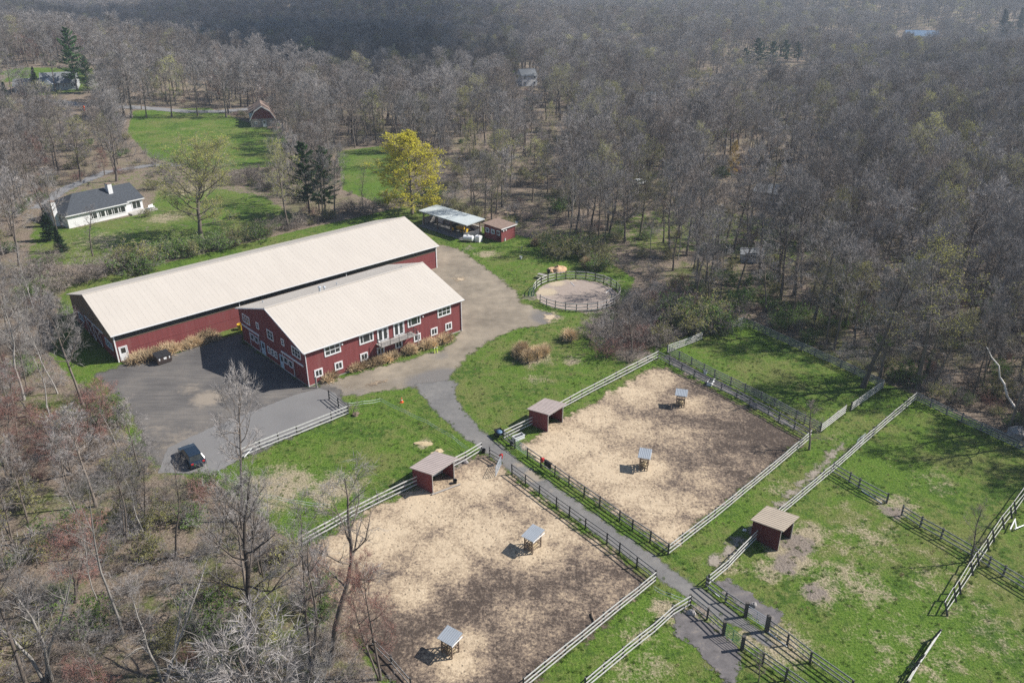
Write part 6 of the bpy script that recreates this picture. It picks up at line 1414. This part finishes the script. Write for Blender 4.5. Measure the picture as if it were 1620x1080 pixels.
# rank grass along the fences and loose tufts over the pasture
T['blade'] = twigmat('green_blade', (.15, .24, .045), trans=.4); T['blade_dry'] = twigmat('dry_blade', (.42, .36, .20), trans=.4)
gt = np.random.default_rng(12); tx = []
for ln in LINES:
    for a_, b_ in zip(ln, ln[1:]):
        n_ = int(np.hypot(*(b_-a_))/.28); t_ = gt.uniform(0, 1, (n_, 1)); tx.append(a_+(b_-a_)*t_+gt.normal(0, .22, (n_, 2)))
lo, hi = np.array([-60, 45]), np.array([75, 165]); q_ = gt.uniform(0, 1, (16000, 2))*(hi-lo)+lo
nz = np.sin(q_[:, 0]*.9+np.sin(q_[:, 1]*.5)*2)*np.sin(q_[:, 1]*.8+np.cos(q_[:, 0]*.4)*2); q_ = q_[(sdf(FARM, q_[:, 0], q_[:, 1]) > .5) & (nz > -.2)]; tx.append(q_)
tx = np.concatenate(tx); okt = np.ones(len(tx), bool)
for pl in SHEETS: okt &= sdf(pl, tx[:, 0], tx[:, 1]) < .45
cs, sn = math.cos(RA), math.sin(RA)
for (ox, oy), L1, W1 in ((P(188, 573), 60.4, 21.3), (P(488.5, 611.6), 28, 20.7)):
    u1 = (tx[:, 0]-ox)*cs+(tx[:, 1]-oy)*sn; v1 = -(tx[:, 0]-ox)*sn+(tx[:, 1]-oy)*cs; okt &= ~((u1 > -.5) & (u1 < L1+.5) & (v1 > -.5) & (v1 < W1+.5))
tx = tx[okt]; n_ = len(tx); gm2 = []
for sd_, mt in ((1, 'blade'), (2, 'blade'), (3, 'blade_dry')): gm2.append(grasses(sd_, H=.30, w_=.6, blades=30, tw=.025, fl=.8)[1].mesh('tuft_model', [T[mt]]))
s2 = gt.uniform(.35, .8, n_); scatter('grass_tufts', 'long grass tufts along the fences and over the pasture', np.stack([tx[:, 0], tx[:, 1], np.zeros(n_)], -1), gt.choice(3, n_, p=[.45, .4, .15]), np.stack([np.zeros(n_), np.zeros(n_), gt.uniform(0, 6.28, n_)], -1), np.stack([s2, s2, s2], -1), gm2)

# ------------------------------------------------------------------ a cloud added high above, out of frame, to cast shade on the far woods
ALT = 520.0
off = np.array([math.cos(SUN_AZ), math.sin(SUN_AZ)])*(ALT-15)/math.tan(SUN_EL)
cm = MB(); rc = random.Random(2)
M['cloud'] = mat('shade_cloud', (.85, .85, .87), 1, .03, .01)
c0 = P(560, 95, 12)
CB = [(350, 50, 30, 35), (400, 60, 45, 40), (480, 68, 50, 40), (560, 75, 50, 40), (640, 82, 50, 38), (450, 44, 90, 70), (560, 48, 90, 75), (640, 56, 60, 50), (590, 26, 110, 110), (480, 20, 140, 120), (400, 28, 90, 80), (480, 4, 240, 260), (400, 8, 150, 200)]
CB += [(x+rc.uniform(-.16, .16)*r1*FPX/500, y+rc.uniform(-9, 9), rc.uniform(.2, .4)*r1, rc.uniform(.2, .4)*r1) for x, y, r1, r2 in CB[:11] for _ in range(5)]
for i, (px, py, rx, ry) in enumerate(CB):
    q = P(px, py, 15)+off; cm.blob((q[0]-c0[0], q[1]-c0[1], ALT+rc.uniform(-15, 15)), (rx, ry, 28), i, .25, nu=26, nv=12)
nt = M['cloud'].node_tree; nt.nodes['Principled BSDF'].inputs['Alpha'].default_value = .30
sc.cycles.transparent_max_bounces = 24
cl = cm.build('cloud', 'cloud'); cl.location = (c0[0], c0[1], 0); tag(cl, 'unseen white cloud added to shade the far woods', None, None, 'structure')

# ------------------------------------------------------------------ haze
hm = bpy.data.materials.new('haze_air'); hm.use_nodes = True; nt = hm.node_tree
nt.nodes.remove(nt.nodes['Principled BSDF']); pv = nt.nodes.new('ShaderNodeVolumePrincipled'); pv.inputs['Density'].default_value = .00022; pv.inputs['Color'].default_value = (.72, .84, 1, 1); pv.inputs['Anisotropy'].default_value = .2
nt.links.new(pv.outputs[0], nt.nodes['Material Output'].inputs['Volume'])
hz_ = MB().box(-2600, 2600, -400, 3400, -14, 64).build('haze', hm); tag(hz_, 'thin blue spring haze', None, None, 'stuff')

# ------------------------------------------------------------------ labels: look-alikes are told apart by their order in the view
ORD = ['first', 'second', 'third', 'fourth', 'fifth', 'sixth', 'seventh', 'eighth', 'ninth', 'tenth', 'eleventh', 'twelfth']
def ordinal(n): return ORD[n] if n < 12 else f'{n+1}th' if n+1 in (13,) or (n+1) % 10 not in (1, 2, 3) else f'{n+1}' + {1: 'st', 2: 'nd', 3: 'rd'}[(n+1) % 10]
by = {}
for o in sc.objects:
    if o.parent is None and o.get('label') and o.get('category'): by.setdefault(o['label'], []).append(o)
for lb, os_ in by.items():
    if len(os_) < 2: continue
    os_.sort(key=lambda o: project(o.location.x, o.location.y, o.location.z)[0])
    n_ = len(os_)
    for i, o in enumerate(os_):
        w_ = 'leftmost' if i == 0 else 'rightmost' if i == n_-1 else ordinal(i)+' from the left'
        o['label'] = f'{lb}, {w_}'
